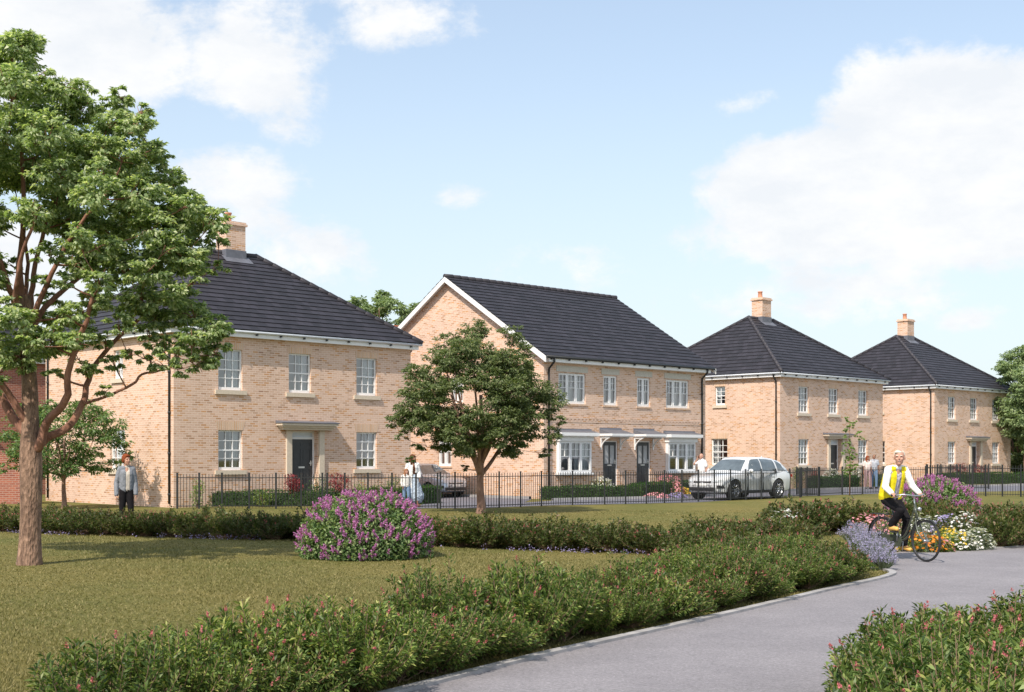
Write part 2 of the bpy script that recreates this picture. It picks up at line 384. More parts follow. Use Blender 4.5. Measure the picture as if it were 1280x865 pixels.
# paved paths up to the doors
def slab(name, Cx, t0, t1, s0, s1):
    return poly_sheet(name, ccw([off(Cx, t0, s0), off(Cx, t1, s0), off(Cx, t1, s1), off(Cx, t0, s1)]), .006, M['path'])
slab('door_path', C3, 4.5, 5.9, -6.0, -.0); slab('door_path', C4, 4.5, 5.9, -6.0, -.0)
slab('door_path', C2, 3.3, 4.7, -3.0, 0); slab('door_path', C2, 5.5, 6.8, -3.6, 0)

# ------------------------------------------------------------------ houses
def wall_panel(mb, o, u, n, a0, a1, z0, z1, ops, rev=.1, uo=0.0):
    """vertical wall from o along u (2D), n = inward normal, ops = (a0,a1,z0,z1) openings with reveals"""
    o = Vector((*o, 0)); u = Vector((*u, 0)); n = Vector((*n, 0)); Z = Vector((0, 0, 1))
    A = sorted({a0, a1, *[q[0] for q in ops], *[q[1] for q in ops]}); B = sorted({z0, z1, *[q[2] for q in ops], *[q[3] for q in ops]})
    P = lambda a, z, d=0: o+u*a+Z*z+n*d
    for i in range(len(A)-1):
        for j in range(len(B)-1):
            ca, cz = (A[i]+A[i+1])/2, (B[j]+B[j+1])/2
            if any(q[0] < ca < q[1] and q[2] < cz < q[3] for q in ops): continue
            c = [(A[i], B[j]), (A[i+1], B[j]), (A[i+1], B[j+1]), (A[i], B[j+1])]
            mb.face([P(*q) for q in c], [(q[0]+uo, q[1]) for q in c])
    for q in ops:
        d = q[4] if len(q) > 4 else rev
        for (p, r_) in (((q[0], q[2]), (q[0], q[3])), ((q[0], q[3]), (q[1], q[3])), ((q[1], q[3]), (q[1], q[2])), ((q[1], q[2]), (q[0], q[2]))):
            mb.face([P(*p), P(*r_), P(*r_, d), P(*p, d)], [(p[0]+uo, p[1]), (r_[0]+uo, r_[1]), (r_[0]+uo+d, r_[1]), (p[0]+uo+d, p[1])])
def frameM(o, u, n, a, z, d=0):
    """matrix: local x along wall, y inward, z up; origin at wall point"""
    p = Vector((*o, 0))+Vector((*u, 0))*a+Vector((*n, 0))*d+Vector((0, 0, z))
    return Matrix(((u[0], n[0], 0, p.x), (u[1], n[1], 0, p.y), (0, 0, 1, p.z), (0, 0, 0, 1)))
def pane_obj(parent, Mx, w, h, y):
    mb = MB(); mb.face([Mx @ Vector(q) for q in ((.03, y, .03), (w-.03, y, .03), (w-.03, y, h-.03), (.03, y, h-.03))])
    mb.build('pane', M['glass'], parent)
def curtain_obj(parent, Mx, w, h, y, seed=0, both=True):
    rn = random.Random(seed); mb = MB()
    def drape(x0, x1):
        n = 16
        for i in range(n):
            a, b_ = x0+(x1-x0)*i/n, x0+(x1-x0)*(i+1)/n
            ya, yb = y+.025*math.sin(i*2.1), y+.025*math.sin((i+1)*2.1)
            mb.face([Mx @ Vector(q) for q in ((a, ya, .02), (b_, yb, .02), (b_, yb, h-.02), (a, ya, h-.02))])
    k = rn.uniform(.36, .48)
    drape(w*(1-k), w-.02)
    if both: drape(.02, w*rn.uniform(.1, .2))
    mb.build('curtain', M['curtain'], parent, smooth=True)
def sash_window(house, o, u, n, a0, a1, z0, z1, sill=True, header='soldier', seed=0, rows=4, cols=3):
    w, h = a1-a0, z1-z0; Mx = frameM(o, u, n, a0, z0, .0); mb = MB(); y0, y1 = .075, .14
    f = .055
    B = lambda *q: mb.box(*q, M=Mx)
    B(0, f, y0, y1, 0, h); B(w-f, w, y0, y1, 0, h); B(f, w-f, y0, y1, h-f, h); B(f, w-f, y0-.02, y1, 0, .10)
    B(f, w-f, y0+.004, y1, h/2-.025, h/2+.025)
    for i in range(1, cols):
        x = f+(w-2*f)*i/cols; B(x-.012, x+.012, y0+.012, y1-.02, .10, h-f)
    for j in range(1, rows):
        if j*2 == rows: continue
        z = .1+(h-.1-f)*j/rows; B(f, w-f, y0+.010, y1-.018, z-.012, z+.012)
    wn = mb.build('window', M['white'], house)
    pane_obj(wn, Mx, w, h, y0+.045)
    curtain_obj(wn, Mx, w, h, y0+.17, seed)
    if sill:
        s = MB(); s.box(-.14, w+.14, -.07, .07, -.15, -.003, M=Mx); s.build('sill', M['stone'], wn)
    if header:
        hd = MB(); P = [(-.02, h+.002), (w+.02, h+.002), (w+.12, h+.30), (-.12, h+.30)] if header == 'soldier' else [(-.05, h+.002), (w+.05, h+.002), (w+.05, h+.22), (-.05, h+.22)]
        fr = [Mx @ Vector((p[0], -.006, p[1])) for p in P]; bk = [Mx @ Vector((p[0], .02, p[1])) for p in P]
        hd.face(fr, P)
        for i in range(4):
            j = (i+1) % 4; hd.face([fr[i], bk[i], bk[j], fr[j]], [P[i], P[i], P[j], P[j]])
        hd.build('lintel', M['soldier'], wn)
    return wn
def casement(house, o, u, n, a0, a1, z0, z1, lights, y0=.06, lintel=True, sill='brick', seed=0, brick='brick'):
    w, h = a1-a0, z1-z0; Mx = frameM(o, u, n, a0, z0, 0); mb = MB(); y1 = y0+.07
    B = lambda *q: mb.box(*q, M=Mx)
    f = .05; B(0, f, y0, y1, 0, h); B(w-f, w, y0, y1, 0, h); B(f, w-f, y0, y1, h-f, h); B(f, w-f, y0-.01, y1, 0, .07)
    lw = (w-f)/lights
    for i in range(lights):
        x0 = f/2+lw*i; x1 = x0+lw
        if i: B(x0-.03, x0+.03, y0-.002, y1, .07, h-f)
        e = .035
        B(x0+.03, x0+.03+e, y0-.012, y1-.01, .072, h-f-.002); B(x1-.03-e, x1-.03, y0-.012, y1-.01, .072, h-f-.002)
        B(x0+.03+e, x1-.03-e, y0-.012, y1-.01, .072, .072+e); B(x0+.03+e, x1-.03-e, y0-.012, y1-.01, h-f-e-.002, h-f-.002)
        zt = h*.52; B(x0+.03+e, x1-.03-e, y0+.004, y1-.02, zt-.012, zt+.012); zq = (zt+h-f)/2
        B(x0+.03+e, x1-.03-e, y0+.006, y1-.022, zq-.009, zq+.009)
        xm = (x0+x1)/2; B(xm-.009, xm+.009, y0+.005, y1-.021, zt+.012, h-f-e)
    wn = mb.build('window', M['white'], house)
    pane_obj(wn, Mx, w, h, y0+.04); curtain_obj(wn, Mx, w, h, y0+.2, seed)
    if sill:
        s = MB(); s.box(-.06, w+.06, -.035, y0-.002, -.075, -.003, M=Mx); s.build('sill', M['soldier'], wn)
    if lintel:
        s = MB(); s.box(-.13, w+.13, -.016, -.002, h+.04, h+.28, M=Mx); s.build('lintel', M['palestone'], wn)
    return wn
def panel_door(parent, Mx, w, h, glazed=False, y=0.0):
    """leaf with raised mouldings; local origin bottom-left of leaf"""
    mb = MB(); t = .045
    B = lambda *q: mb.box(*q, M=Mx)
    B(0, w, y+.012, y+t, 0, h)
    st = .105
    xs = [0, st, (w-.09)/2, (w+.09)/2, w-st, w]
    if glazed: zs = [0, .2, .78, .92, h-.14, h]
    else: zs = [0, .2, .78, .93, 1.52, 1.62, h-.12, h]
    B(0, st, y, y+.012, 0, h); B(w-st, w, y, y+.012, 0, h); B(xs[2], xs[3], y+.0004, y+.012, 0, h)
    for k in range(0, len(zs), 2):
        B(st, xs[2], y, y+.012, zs[k], zs[k+1]); B(xs[3], w-st, y, y+.012, zs[k], zs[k+1])
    for k in range(1, len(zs)-1, 2):
        if glazed and k == 3: continue
        for a, b_ in ((st, xs[2]), (xs[3], w-st)):
            B(a+.035, b_-.035, y+.004, y+.014, zs[k]+.035, zs[k+1]-.035)
    d = mb.build('door', M['door'], parent)
    if glazed:
        g_ = MB()
        for a, b_ in ((st, xs[2]), (xs[3], w-st)): g_.box(a+.01, b_-.01, y+.003, y+.010, .93, h-.15, M=Mx)
        g_.build('door_glass', M['frost'], d)
    hd = MB(); hd.box(w-.075, w-.05, y-.045, y-.003, 1.0, 1.03, M=Mx); hd.box(w-.17, w-.05, y-.055, y-.04, 1.0, 1.022, M=Mx); hd.box(w-.085, w-.04, y-.006, y-.002, .92, 1.1, M=Mx); hd.build('handle', M['chrome'], d)
    lb = MB(); lb.box(w/2-.13, w/2+.13, y-.008, y-.001, .83 if not glazed else .84, .89, M=Mx); lb.box(w/2-.11, w/2+.11, y-.014, y-.008, .845, .875, M=Mx); lb.build('letterbox', M['chrome'], d)
    return d
M['frost'] = plain('frosted_glass', (.34, .35, .36), .25, var=.15, scale=3)

def roof_strips(mb, lo0, lo1, hi0, hi1, course=.32, th=.034, uo=0.0):
    """tile courses on the quad lo0-lo1 (eave) to hi0-hi1 (ridge); each course laps over the one below"""
    lo0, lo1, hi0, hi1 = map(Vector, (lo0, lo1, hi0, hi1))
    e = (lo1-lo0).normalized(); up = ((hi0+hi1)/2-(lo0+lo1)/2); up -= e*up.dot(e); L = up.length; up.normalize(); nrm = e.cross(up)
    if nrm.z < 0: nrm = -nrm
    n = max(1, round(L/course))
    for k in range(n):
        v0, v1 = k/n, (k+1)/n; v1b = min(1, v1+.02)
        a, b_ = lo0.lerp(hi0, v0), lo1.lerp(hi1, v0); c, d = lo1.lerp(hi1, v1b), lo0.lerp(hi0, v1b)
        T = nrm*th; uvf = lambda p: ((p-lo0).dot(e)+uo, (p-lo0).dot(up))
        q = [a+T, b_+T, c, d]
        mb.face(q, [(uvf(p)[0], (v0*L if i < 2 else v1b*L)/ (L/n)*.3) for i, p in enumerate(q)])
        mb.face([a-nrm*.01, b_-nrm*.01, b_+T, a+T], [(0, 0)]*4)
def cap_line(mb, p, q, r=.11, step=.42):
    p, q = Vector(p), Vector(q); L = (q-p).length; n = max(1, round(L/step)); d = (q-p)/n
    for i in range(n):
        a = p+d*i; b_ = a+d*1.04; mb.tube([a, a+(b_-a)*.94, b_], [r*.86, r*.98, r], seg=10)
def downpipe(house, x, y, ztop, out, side, name='downpipe'):
    """swan neck from the gutter back to the wall; out = outward 2D vector to the gutter"""
    o = Vector((out[0], out[1], 0)); b_ = Vector((x, y, 0)); pts = [b_+o*1+Vector((0, 0, ztop)), b_+o*.98+Vector((0, 0, ztop-.16)), b_+o*.15+Vector((0, 0, ztop-.42)), b_+o*.12+Vector((0, 0, ztop-.6)), b_+o*.12+Vector((0, 0, .12))]
    mb = MB(); mb.tube(pts, .042, seg=10)
    z = .4
    while z < ztop-.8:
        p = b_+o*.12; mb.tube([p+Vector((0, 0, z)), p+Vector((0, 0, z+.07))], .056, seg=10)
        mb.tube([p+Vector((0, 0, z+.035)), b_+Vector((0, 0, z+.035))], .02, seg=6); z += 1.35
    mb.build(name, M['black'], house, smooth=True)
def house_wall_inner(house, W, D, top, z1=.38, z2=3.1):
    mb = MB()
    for z in (z1, z2): mb.box(.12, W-.12, .16, D-.12, z, z+.02)
    mb.box(.2, W-.2, 2.6, 2.66, z1+.021, top-.1); mb.box(2.4, 2.46, 2.67, D-.2, z1+.021, top-.1)
    mb.box(.12, W-.12, .16, D-.12, top-.06, top-.04)
    mb.build('interior', M['darkroom'], house)

def make_hip_house(label, loc, brick='brick', tile='tile', simple=False, group='double-fronted brick houses along the estate road'):
    h = thing('brick_house', label, 'house', loc, ANG, group)
    W, D, T = 10.1, 9.5, 5.75
    o = (0, 0); f_ops = [(1.68, 2.63, 3.94, 5.33), (4.53, 5.48, 3.94, 5.33), (7.51, 8.46, 3.94, 5.33), (1.68, 2.63, 1.22, 2.58), (7.51, 8.46, 1.22, 2.58)]
    if brick == 'redbrick': f_ops = [f_ops[0], f_ops[1], f_ops[3]]
    s_ops = [(3.45, 4.1, 4.40, 5.40), (3.3, 4.35, 1.22, 2.62)]
    mb = MB()
    wall_panel(mb, (0, 0), (1, 0), (0, 1), 0, W, 0, T, f_ops+[(4.65, 5.76, .40, 2.6, .25)])
    wall_panel(mb, (0, 0), (0, 1), (1, 0), 0, D, 0, T, s_ops, uo=.11)
    wall_panel(mb, (W, 0), (0, 1), (-1, 0), 0, D, 0, T, [], uo=.05)
    wall_panel(mb, (0, D), (1, 0), (0, -1), 0, W, 0, T, [], uo=.05)
    mb.build('wall', M[brick], h)
    house_wall_inner(h, W, D, T)
    for i, q in enumerate(f_ops): sash_window(h, (0, 0), (1, 0), (0, 1), *q, header='soldier' if q[2] < 3 else 'short', seed=i)
    for i, q in enumerate(s_ops): sash_window(h, (0, 0), (0, 1), (1, 0), *q, header='soldier' if i else 'short', seed=10+i, cols=2 if i == 0 else 3, rows=4)
    # door set back in its opening
    Mx = frameM((0, 0), (1, 0), (0, 1), 4.65, .4, .2)
    df = MB(); Bx = lambda *q: df.box(*q, M=Mx)
    Bx(0, .075, 0, .05, 0, 2.2); Bx(1.035, 1.11, 0, .05, 0, 2.2); Bx(.075, 1.035, 0, .05, 2.14, 2.2); Bx(.075, 1.035, 0, .05, 1.9, 1.97); Bx(.075, 1.035, -.04, .05, -.0, .03)
    fr = df.build('door_frame', M['white'], h)
    pn = MB(); pn.face([Mx @ Vector(q) for q in ((.07, .03, 1.96), (1.04, .03, 1.96), (1.04, .03, 2.15), (.07, .03, 2.15))]); pn.build('fanlight', M['frostwhite'], fr)
    panel_door(h, frameM((0, 0), (1, 0), (0, 1), 4.74, .435, .2), .93, 1.86)
    for x in (4.40, 5.80):
        p = MB(); p.box(x, x+.22, -.08, -.003, .0, 2.62); p.box(x-.02, x+.24, -.1, -.004, 0, .42); p.box(x-.015, x+.235, -.095, -.005, 2.5, 2.56); p.build('pilaster', M['stone'], h)
    cn = MB(); X0, X1 = 4.0, 6.42
    for (d, z0, z1) in ((.24, 2.623, 2.70), (.31, 2.70, 2.77), (.38, 2.77, 2.85)): cn.box(X0+.38-d, X1-.38+d, -d, -.003, z0, z1)
    c = cn.build('canopy', M['stone'], h)
    lt = MB(); lt.prism([(-.41, 2.852), (0.0-.004, 2.852), (-.004, 2.95), (-.41, 2.885)], X0-.03, X1+.03, 'x'); lt.build('lead_cap', M['lead'], c)
    st = MB(); st.box(4.5, 5.9, -.55, -.003, 0, .2); st.box(4.62, 5.78, -.30, -.004, .2, .37); st.build('doorstep', M['stone'], h)
    # eaves box: soffit + fascia
    ov = .22; ea = MB()
    ea.box(-ov, W+ov, -ov, -.001, T, T+.19); ea.box(-ov, W+ov, D+.001, D+ov, T, T+.19); ea.box(-ov, -.001, -.001, D+.001, T+.0004, T+.1896); ea.box(W+.001, W+ov, -.001, D+.001, T+.0004, T+.1896)
    ea.build('fascia', M['white'], h)
    gt = MB(); k = ov+.055; zt = T+.19
    ring = [Vector((-k, -k, zt)), Vector((W+k, -k, zt)), Vector((W+k, D+k, zt)), Vector((-k, D+k, zt)), Vector((-k, -k, zt))]
    for a, b_ in zip(ring[:-1], ring[1:]):
        d = (b_-a).normalized(); gt.tube([a-d*.05, b_+d*.05], .055, seg=10)
    gu = gt.build('gutter', M['gutter'], h, smooth=True)
    for i in range(11):
        br = MB(); x = .1+i*.98; br.box(x-.02, x+.02, -k-.05, -ov-.001, T+.07, T+.13); br.build('gutter_bracket', M['black'], gu)
    if not simple:
        for i in range(10):
            br = MB(); y = .2+i*.98; br.box(-k-.05, -ov-.001, y-.02, y+.02, T+.07, T+.13); br.build('gutter_bracket', M['black'], gu)
    downpipe(h, -.0, .22, T+.2, (-k, 0), 0)
    downpipe(h, 0, D-.25, T+.2, (-k, 0), 0)
    downpipe(h, W, .25, T+.2, (k, 0), 0)
    # roof
    e = ov+.10; zr = 9.42; ze = T+.235; x0, x1, ym = 3.95, 6.25, D/2
    A, B_, Cc, Dd = (-e, -e, ze), (W+e, -e, ze), (W+e, D+e, ze), (-e, D+e, ze); R0, R1 = (x0, ym, zr), (x1, ym, zr)
    rf = MB(); roof_strips(rf, A, B_, R0, R1); roof_strips(rf, B_, Cc, R1, R1, uo=.1); roof_strips(rf, Cc, Dd, R1, R0); roof_strips(rf, Dd, A, R0, R0, uo=.2)
    rf.face([(p[0], p[1], ze-.012) for p in (A, B_, Cc, Dd)])
    ro = rf.build('roof', M[tile], h)
    rd = MB(); cap_line(rd, R0, R1, .12)
    for a, b_ in ((A, R0), (B_, R1), (Cc, R1), (Dd, R0)): cap_line(rd, Vector(a)+Vector((0, 0, .02)), Vector(b_)+Vector((0, 0, .02)))
    rd.build('ridge_tiles', M['ridge'] if tile == 'tile' else M[tile], ro, smooth=True)
    if not simple or tile == 'tile':
        cx = 5.15; ch = MB(); ch.box(cx-.42, cx+.42, ym-.36, ym+.36, 8.6, 10.45); ch.box(cx-.48, cx+.48, ym-.42, ym+.42, 10.45, 10.53); ch.box(cx-.44, cx+.44, ym-.38, ym+.38, 10.53, 10.6)
        cm = ch.build('chimney', M[brick], ro)
        pt = MB(); pt.lathe([(.15, 10.6), (.13, 10.63), (.115, 10.9), (.14, 10.92), (.14, 10.97), (.10, 10.97), (.09, 10.62)], (cx-.12, ym, 0), seg=16)
        pt.build('chimney_pot', M['terra'], ro, smooth=True)
        ld = MB(); ld.box(cx-.445, cx+.445, ym-.385, ym+.385, 8.55, 9.52); ld.prism([(-.6, 0), (.6, 0), (.6, .03), (-.6, .03)], 0, .01, 'y') if False else None
        sl = (zr-ze)/(ym+e)
        ld.face([(cx-.6, ym-.66, zr-sl*.66+.045), (cx+.6, ym-.66, zr-sl*.66+.045), (cx+.6, ym-.30, zr-sl*.30+.06), (cx-.6, ym-.30, zr-sl*.30+.06)])
        ld.build('chimney_flashing', M['lead'], ro)
    return h
M['frostwhite'] = plain('pale_fanlight', (.62, .68, .75), .15, var=.05)

hip_near = make_hip_house('buff brick hip-roofed house nearest the camera, partly behind the big tree', C1)
hip_mid = copy_tree(hip_near); hip_mid.location = C3
tag(hip_mid, 'buff brick hip-roofed house directly behind the white parked car')
hip_far = copy_tree(hip_near); hip_far.location = C4
tag(hip_far, 'farthest buff brick hip-roofed house, at the right end of the row')
red = make_hip_house('red brick house showing behind the big tree trunk at the left edge', (-27.1, 51.6, 0), brick='redbrick', simple=True, group='red brick houses behind')
orange_ = make_hip_house('distant house, only its orange roof tip showing between the two nearest roofs', (-6.6-5.2*dF.x-4.75*dS.x-1.0, 78-5.2*dF.y-4.75*dS.y, 0), brick='redbrick', tile='terracotta', simple=True, group='red brick houses behind')

# semi-detached pair
def make_pair(loc):
    h = thing('semi_detached_house', 'gabled pair of buff brick houses with two dark doors, behind the round-headed tree', 'house', loc, ANG)
    W, D, T = 10.4, 11.24, 5.42; ym = D/2; zr = 9.30
    sl = (zr-(T+.12))/(ym+.35)
    up = [(.84, 2.44, 3.81, 5.04, 3), (3.53, 4.39, 3.81, 5.04, 2), (5.67, 6.53, 3.81, 5.04, 2), (7.61, 9.2, 3.81, 5.04, 3)]
    lo = [(.72, 2.62, 1.02, 2.30), (7.57, 9.47, 1.02, 2.30)]
    doors = [(3.5, 4.42, .42, 2.34), (5.64, 6.56, .42, 2.34)]
    sops = [(5.5, 6.35, 1.27, 2.45), (4.75, 5.5, 3.95, 5.05)]
    mb = MB(); wall_panel(mb, (0, 0), (1, 0), (0, 1), 0, W, 0, T, [q[:4] for q in up]+lo+[(*d, .1) for d in doors])
    for x, s in ((0, 1), (W, -1)):
        wall_panel(mb, (x, 0), (0, 1), (s, 0), 0, D, 0, T, sops if x == 0 else [], uo=.1)
        zg = lambda y: min(zr-.05, (T+.10)+sl*min(y+.35, D+.35-y))
        pts = [(0, T), (D, T), (D, zg(D)-.0), (ym, zr-.06), (0, zg(0))]
        mb.face([(x, p[0], p[1]) for p in pts], [(p[0]+.1, p[1]) for p in pts])
    wall_panel(mb, (0, D), (1, 0), (0, -1), 0, W, 0, T, [])
    mb.build('wall', M['brick'], h)
    house_wall_inner(h, W, D, T)
    sc_ = MB(); sc_.box(-.001, W+.001, -.022, -.002, 3.20, 3.27); sc_.box(-.001, W+.001, -.014, -.0025, 3.065, 3.139)
    x = .05
    while x < W-.1: sc_.box(x, x+.1, -.022, -.002, 3.14, 3.199); x += .225
    sc_.build('string_course', M['brick'], h)
    for i, q in enumerate(up): casement(h, (0, 0), (1, 0), (0, 1), *q[:4], q[4], seed=20+i)
    for i, q in enumerate(lo):
        wn = casement(h, (0, 0), (1, 0), (0, 1), *q, 3, y0=-.16, lintel=False, seed=30+i)
        bx = MB(); a0, a1, z0, z1 = q
        bx.box(a0+.001, a0+.05, -.089, .05, z0, z1); bx.box(a1-.05, a1-.001, -.089, .05, z0, z1); bx.box(a0-.08, a1+.08, -.24, -.003, z0-.07, z0-.002); bx.box(a0-.05, a1+.05, -.24, -.003, z1+.002, z1+.18)
        bb = bx.build('bay_surround', M['white'], h)
        cn = MB(); cn.box(a0-.17, a1+.17, -.46, -.003, z1+.21, z1+.34); cn.box(a0-.12, a1+.12, -.41, -.004, z1+.182, z1+.209)
        c = cn.build('window_canopy', M['white'], h)
        lt = MB(); lt.prism([(-.44, z1+.343), (-.004, z1+.343), (-.004, z1+.50), (-.02, z1+.50), (-.04, z1+.44)], a0-.15, a1+.15, 'x'); lt.build('lead_cap', M['lead'], c)
    for i, q in enumerate(doors):
        a0, a1, z0, z1 = q; w = a1-a0
        Mx = frameM((0, 0), (1, 0), (0, 1), a0, z0, .05); df = MB(); hgt = z1-z0
        df.box(0, .05, 0, .06, 0, hgt, M=Mx); df.box(w-.05, w, 0, .06, 0, hgt, M=Mx); df.box(.05, w-.05, 0, .06, hgt-.05, hgt, M=Mx); df.box(.05, w-.05, -.04, .06, 0, .03, M=Mx)
        df.build('door_frame', M['white'], h)
        panel_door(h, frameM((0, 0), (1, 0), (0, 1), a0+.052, z0+.032, .06), w-.104, hgt-.085, glazed=True)
        cn = MB(); cn.box(a0-.24, a1+.24, -.72, -.003, 2.53, 2.62); cn.box(a0-.20, a1+.20, -.68, -.004, 2.49, 2.529)
        for bxx in (a0-.17, a1+.11):
            # curved gallows bracket
            cv = [(-.01, 2.0), (-.05, 2.12), (-.14, 2.26), (-.28, 2.37), (-.44, 2.44)]
            cn.tube([(bxx+.03, y, z) for y, z in cv], .028, seg=6)
            cn.box(bxx, bxx+.06, -.05, -.006, 1.96, 2.489); cn.box(bxx, bxx+.06, -.5, -.051, 2.43, 2.4885)
        c = cn.build('canopy', M['white'], h)
        lt = MB(); lt.prism([(-.70, 2.623), (-.004, 2.623), (-.004, 2.87), (-.02, 2.87), (-.04, 2.80)], a0-.22, a1+.22, 'x'); lt.build('lead_cap', M['lead'], c)
        st = MB(); st.box(a0-.1, a1+.1, -.6, -.003, 0, .22); st.box(a0-.05, a1+.05, -.3, -.004, .22, .4); st.build('doorstep', M['stone'], h)
    casement(h, (0, 0), (0, 1), (1, 0), *sops[0], 2, lintel=False, seed=40); casement(h, (0, 0), (0, 1), (1, 0), *sops[1], 2, lintel=False, seed=41)
    # eaves
    ov = .30; ea = MB(); ea.box(-.0, W, -ov, -.001, T, T+.2); ea.box(0, W, D+.001, D+ov, T, T+.2); ea.build('fascia', M['white'], h)
    gt = MB(); gt.tube([(-.2, -ov-.055, T+.19), (W+.2, -ov-.055, T+.19)], .055, seg=10); gu = gt.build('gutter', M['black'], h, smooth=True)
    for i in range(11):
        br = MB(); x = .1+i*1.0; br.box(x-.02, x+.02, -ov-.1, -ov-.001, T+.08, T+.14); br.build('gutter_bracket', M['black'], gu)
    downpipe(h, .25, 0, T+.17, (0, -ov-.055), 0); downpipe(h, W-.3, 0, T+.17, (0, -ov-.055), 0)
    # roof with verges
    v = .28; e = .35; ze = T+.22; rf = MB()
    A, B_, R0, R1 = (-v, -e, ze), (W+v, -e, ze), (-v, ym, zr+.02), (W+v, ym, zr+.02); Cc, Dd = (W+v, D+e, ze), (-v, D+e, ze)
    roof_strips(rf, A, B_, R0, R1); roof_strips(rf, Cc, Dd, R1, R0)
    ro = rf.build('roof', M['tile'], h)
    rd = MB(); cap_line(rd, (-v, ym, zr+.03), (W+v, ym, zr+.03), .12); rd.build('ridge_tiles', M['ridge'], ro, smooth=True)
    for x0, x1 in ((-v-.01, -v+.03), (W+v-.03, W+v+.01)):
        for (ya, yb) in ((-e-.03, ym), (D+e+.03, ym)):
            bg = MB(); z0 = ze-.02; bg.face([(x0, ya, z0-.24), (x0, yb, zr-.22), (x0, yb, zr), (x0, ya, z0)]); bg.face([(x1, ya, z0-.24), (x1, yb, zr-.22), (x1, yb, zr), (x1, ya, z0)])
            bg.face([(x0, ya, z0-.24), (x1, ya, z0-.24), (x1, yb, zr-.22), (x0, yb, zr-.22)]); bg.face([(x0, ya, z0-.24), (x1, ya, z0-.24), (x1, ya, z0), (x0, ya, z0)])
            bg.face([(x0, ya, z0), (x1, ya, z0), (x1, yb, zr), (x0, yb, zr)])
            bg.build('bargeboard', M['white'], h)
    # verge soffits
    for xa, xb in ((-v+.031, -.003), (W+.003, W+v-.031)):
        sf = MB()
        for (ya, yb) in ((-e, ym), (D+e, ym)): sf.face([(xa, ya, ze-.10), (xb, ya, ze-.10), (xb, yb, zr-.10), (xa, yb, zr-.10)])
        sf.build('verge_soffit', M['white'], h)
    return h
pair = make_pair(C2)

# ------------------------------------------------------------------ trees
def clump_leaves(centers, radii, tufts, per, ln, wd, rng, flat=.55, droop=.25, tr=.42, jitter=.35):
    """leafy sprays: tufts spread through each clump, leaves fanned round every tuft"""
    out = []
    for c, r in zip(centers, radii):
        c = np.array(c); k = max(4, int(tufts*(r/.42)**2))
        d = rdirs(k, rng); rad = rng.uniform(.25, 1.0, (k, 1))**.6
        tc_ = c + d*rad*np.array([r, r, r*.75])
        for t, dd in zip(tc_, d):
            n = per; q = rdirs(n, rng); q[:, 2] *= flat; u = rng.uniform(.3, 1, (n, 1))
            s = tr*min(1, r/.45)
            p = t + q*u*s*np.array([1, 1, .8])
            ax = unit(q*np.array([1, 1, .6]) + dd*.5 + rng.normal(size=(n, 3))*jitter + np.array([0, 0, -droop]))
            nr = unit(rng.normal(size=(n, 3))*.45 + np.array([-.25, -.5, .75]) + dd*.7)
            l = ln*rng.uniform(.65, 1.2, n)
            out.append(leaves(p, ax, nr, l, l*wd/ln, rng=rng))
    return np.concatenate(out)
def bez(a, b, bend, n=7):
    a, b = Vector(a), Vector(b); m_ = (a+b)/2+Vector(bend)
    return [a*(1-t)**2+m_*2*t*(1-t)+b*t*t for t in [i/(n-1) for i in range(n)]]
def smoothpath(pts, n=4):
    P = [Vector(p) for p in pts]; P = [P[0]*2-P[1]]+P+[P[-1]*2-P[-2]]; out = []
    for i in range(1, len(P)-2):
        for k in range(n):
            t = k/n; a, b, c, d = P[i-1:i+3]
            out.append(.5*((2*b)+(c-a)*t+(2*a-5*b+4*c-d)*t*t+(3*b-a-3*c+d)*t**3))
    out.append(P[-2]); return out
def limb(mb, pts, r0, r1, seg=8, wob=0, rnd=None):
    P = smoothpath(pts)
    n = len(P)
    if wob and rnd: P = [p+Vector([rnd.uniform(-wob, wob) for _ in range(3)])*(0 < i < n-1) for i, p in enumerate(P)]
    mb.tube(P, [r0+(r1-r0)*(i/(n-1))**.8 for i in range(n)], seg=seg)
    return [(p, r0+(r1-r0)*(i/(n-1))**.8) for i, p in enumerate(P)]
def attach(mb, nodes, cs, rs, rnd, rmax=.05, rtip=.008, twigs=4):
    """grow a branch from the nearest limb node to every clump, then twigs inside it"""
    nodes = list(nodes)
    for c, r in sorted(zip(cs, rs), key=lambda q: min((Vector(q[0])-p).length for p, _ in nodes)):
        c = Vector(c)
        best = min(nodes, key=lambda q: (q[0]-c).length + max(0, q[0].z-c.z+.1)*1.2)
        p, pr = best; L = (c-p).length
        if L < .05: continue
        r0 = min(rmax, pr*.65, .014+.018*L)
        pts = bez(p, c, (rnd.uniform(-.12, .12)*L, rnd.uniform(-.12, .12)*L, -.10*L), 7)
        mb.tube(pts, [r0+(rtip-r0)*i/6 for i in range(7)], seg=6)
        nodes += [(q, r0+(rtip-r0)*i/6) for i, q in enumerate(pts)][2:]
        for _ in range(twigs):
            e = c+Vector([max(-.6, min(.6, rnd.gauss(0, .4))) for _ in range(3)])*r
            mb.tube(bez(pts[4], e, (0, 0, .03), 4), [rtip*1.1, rtip, rtip*.7, rtip*.5], seg=4)
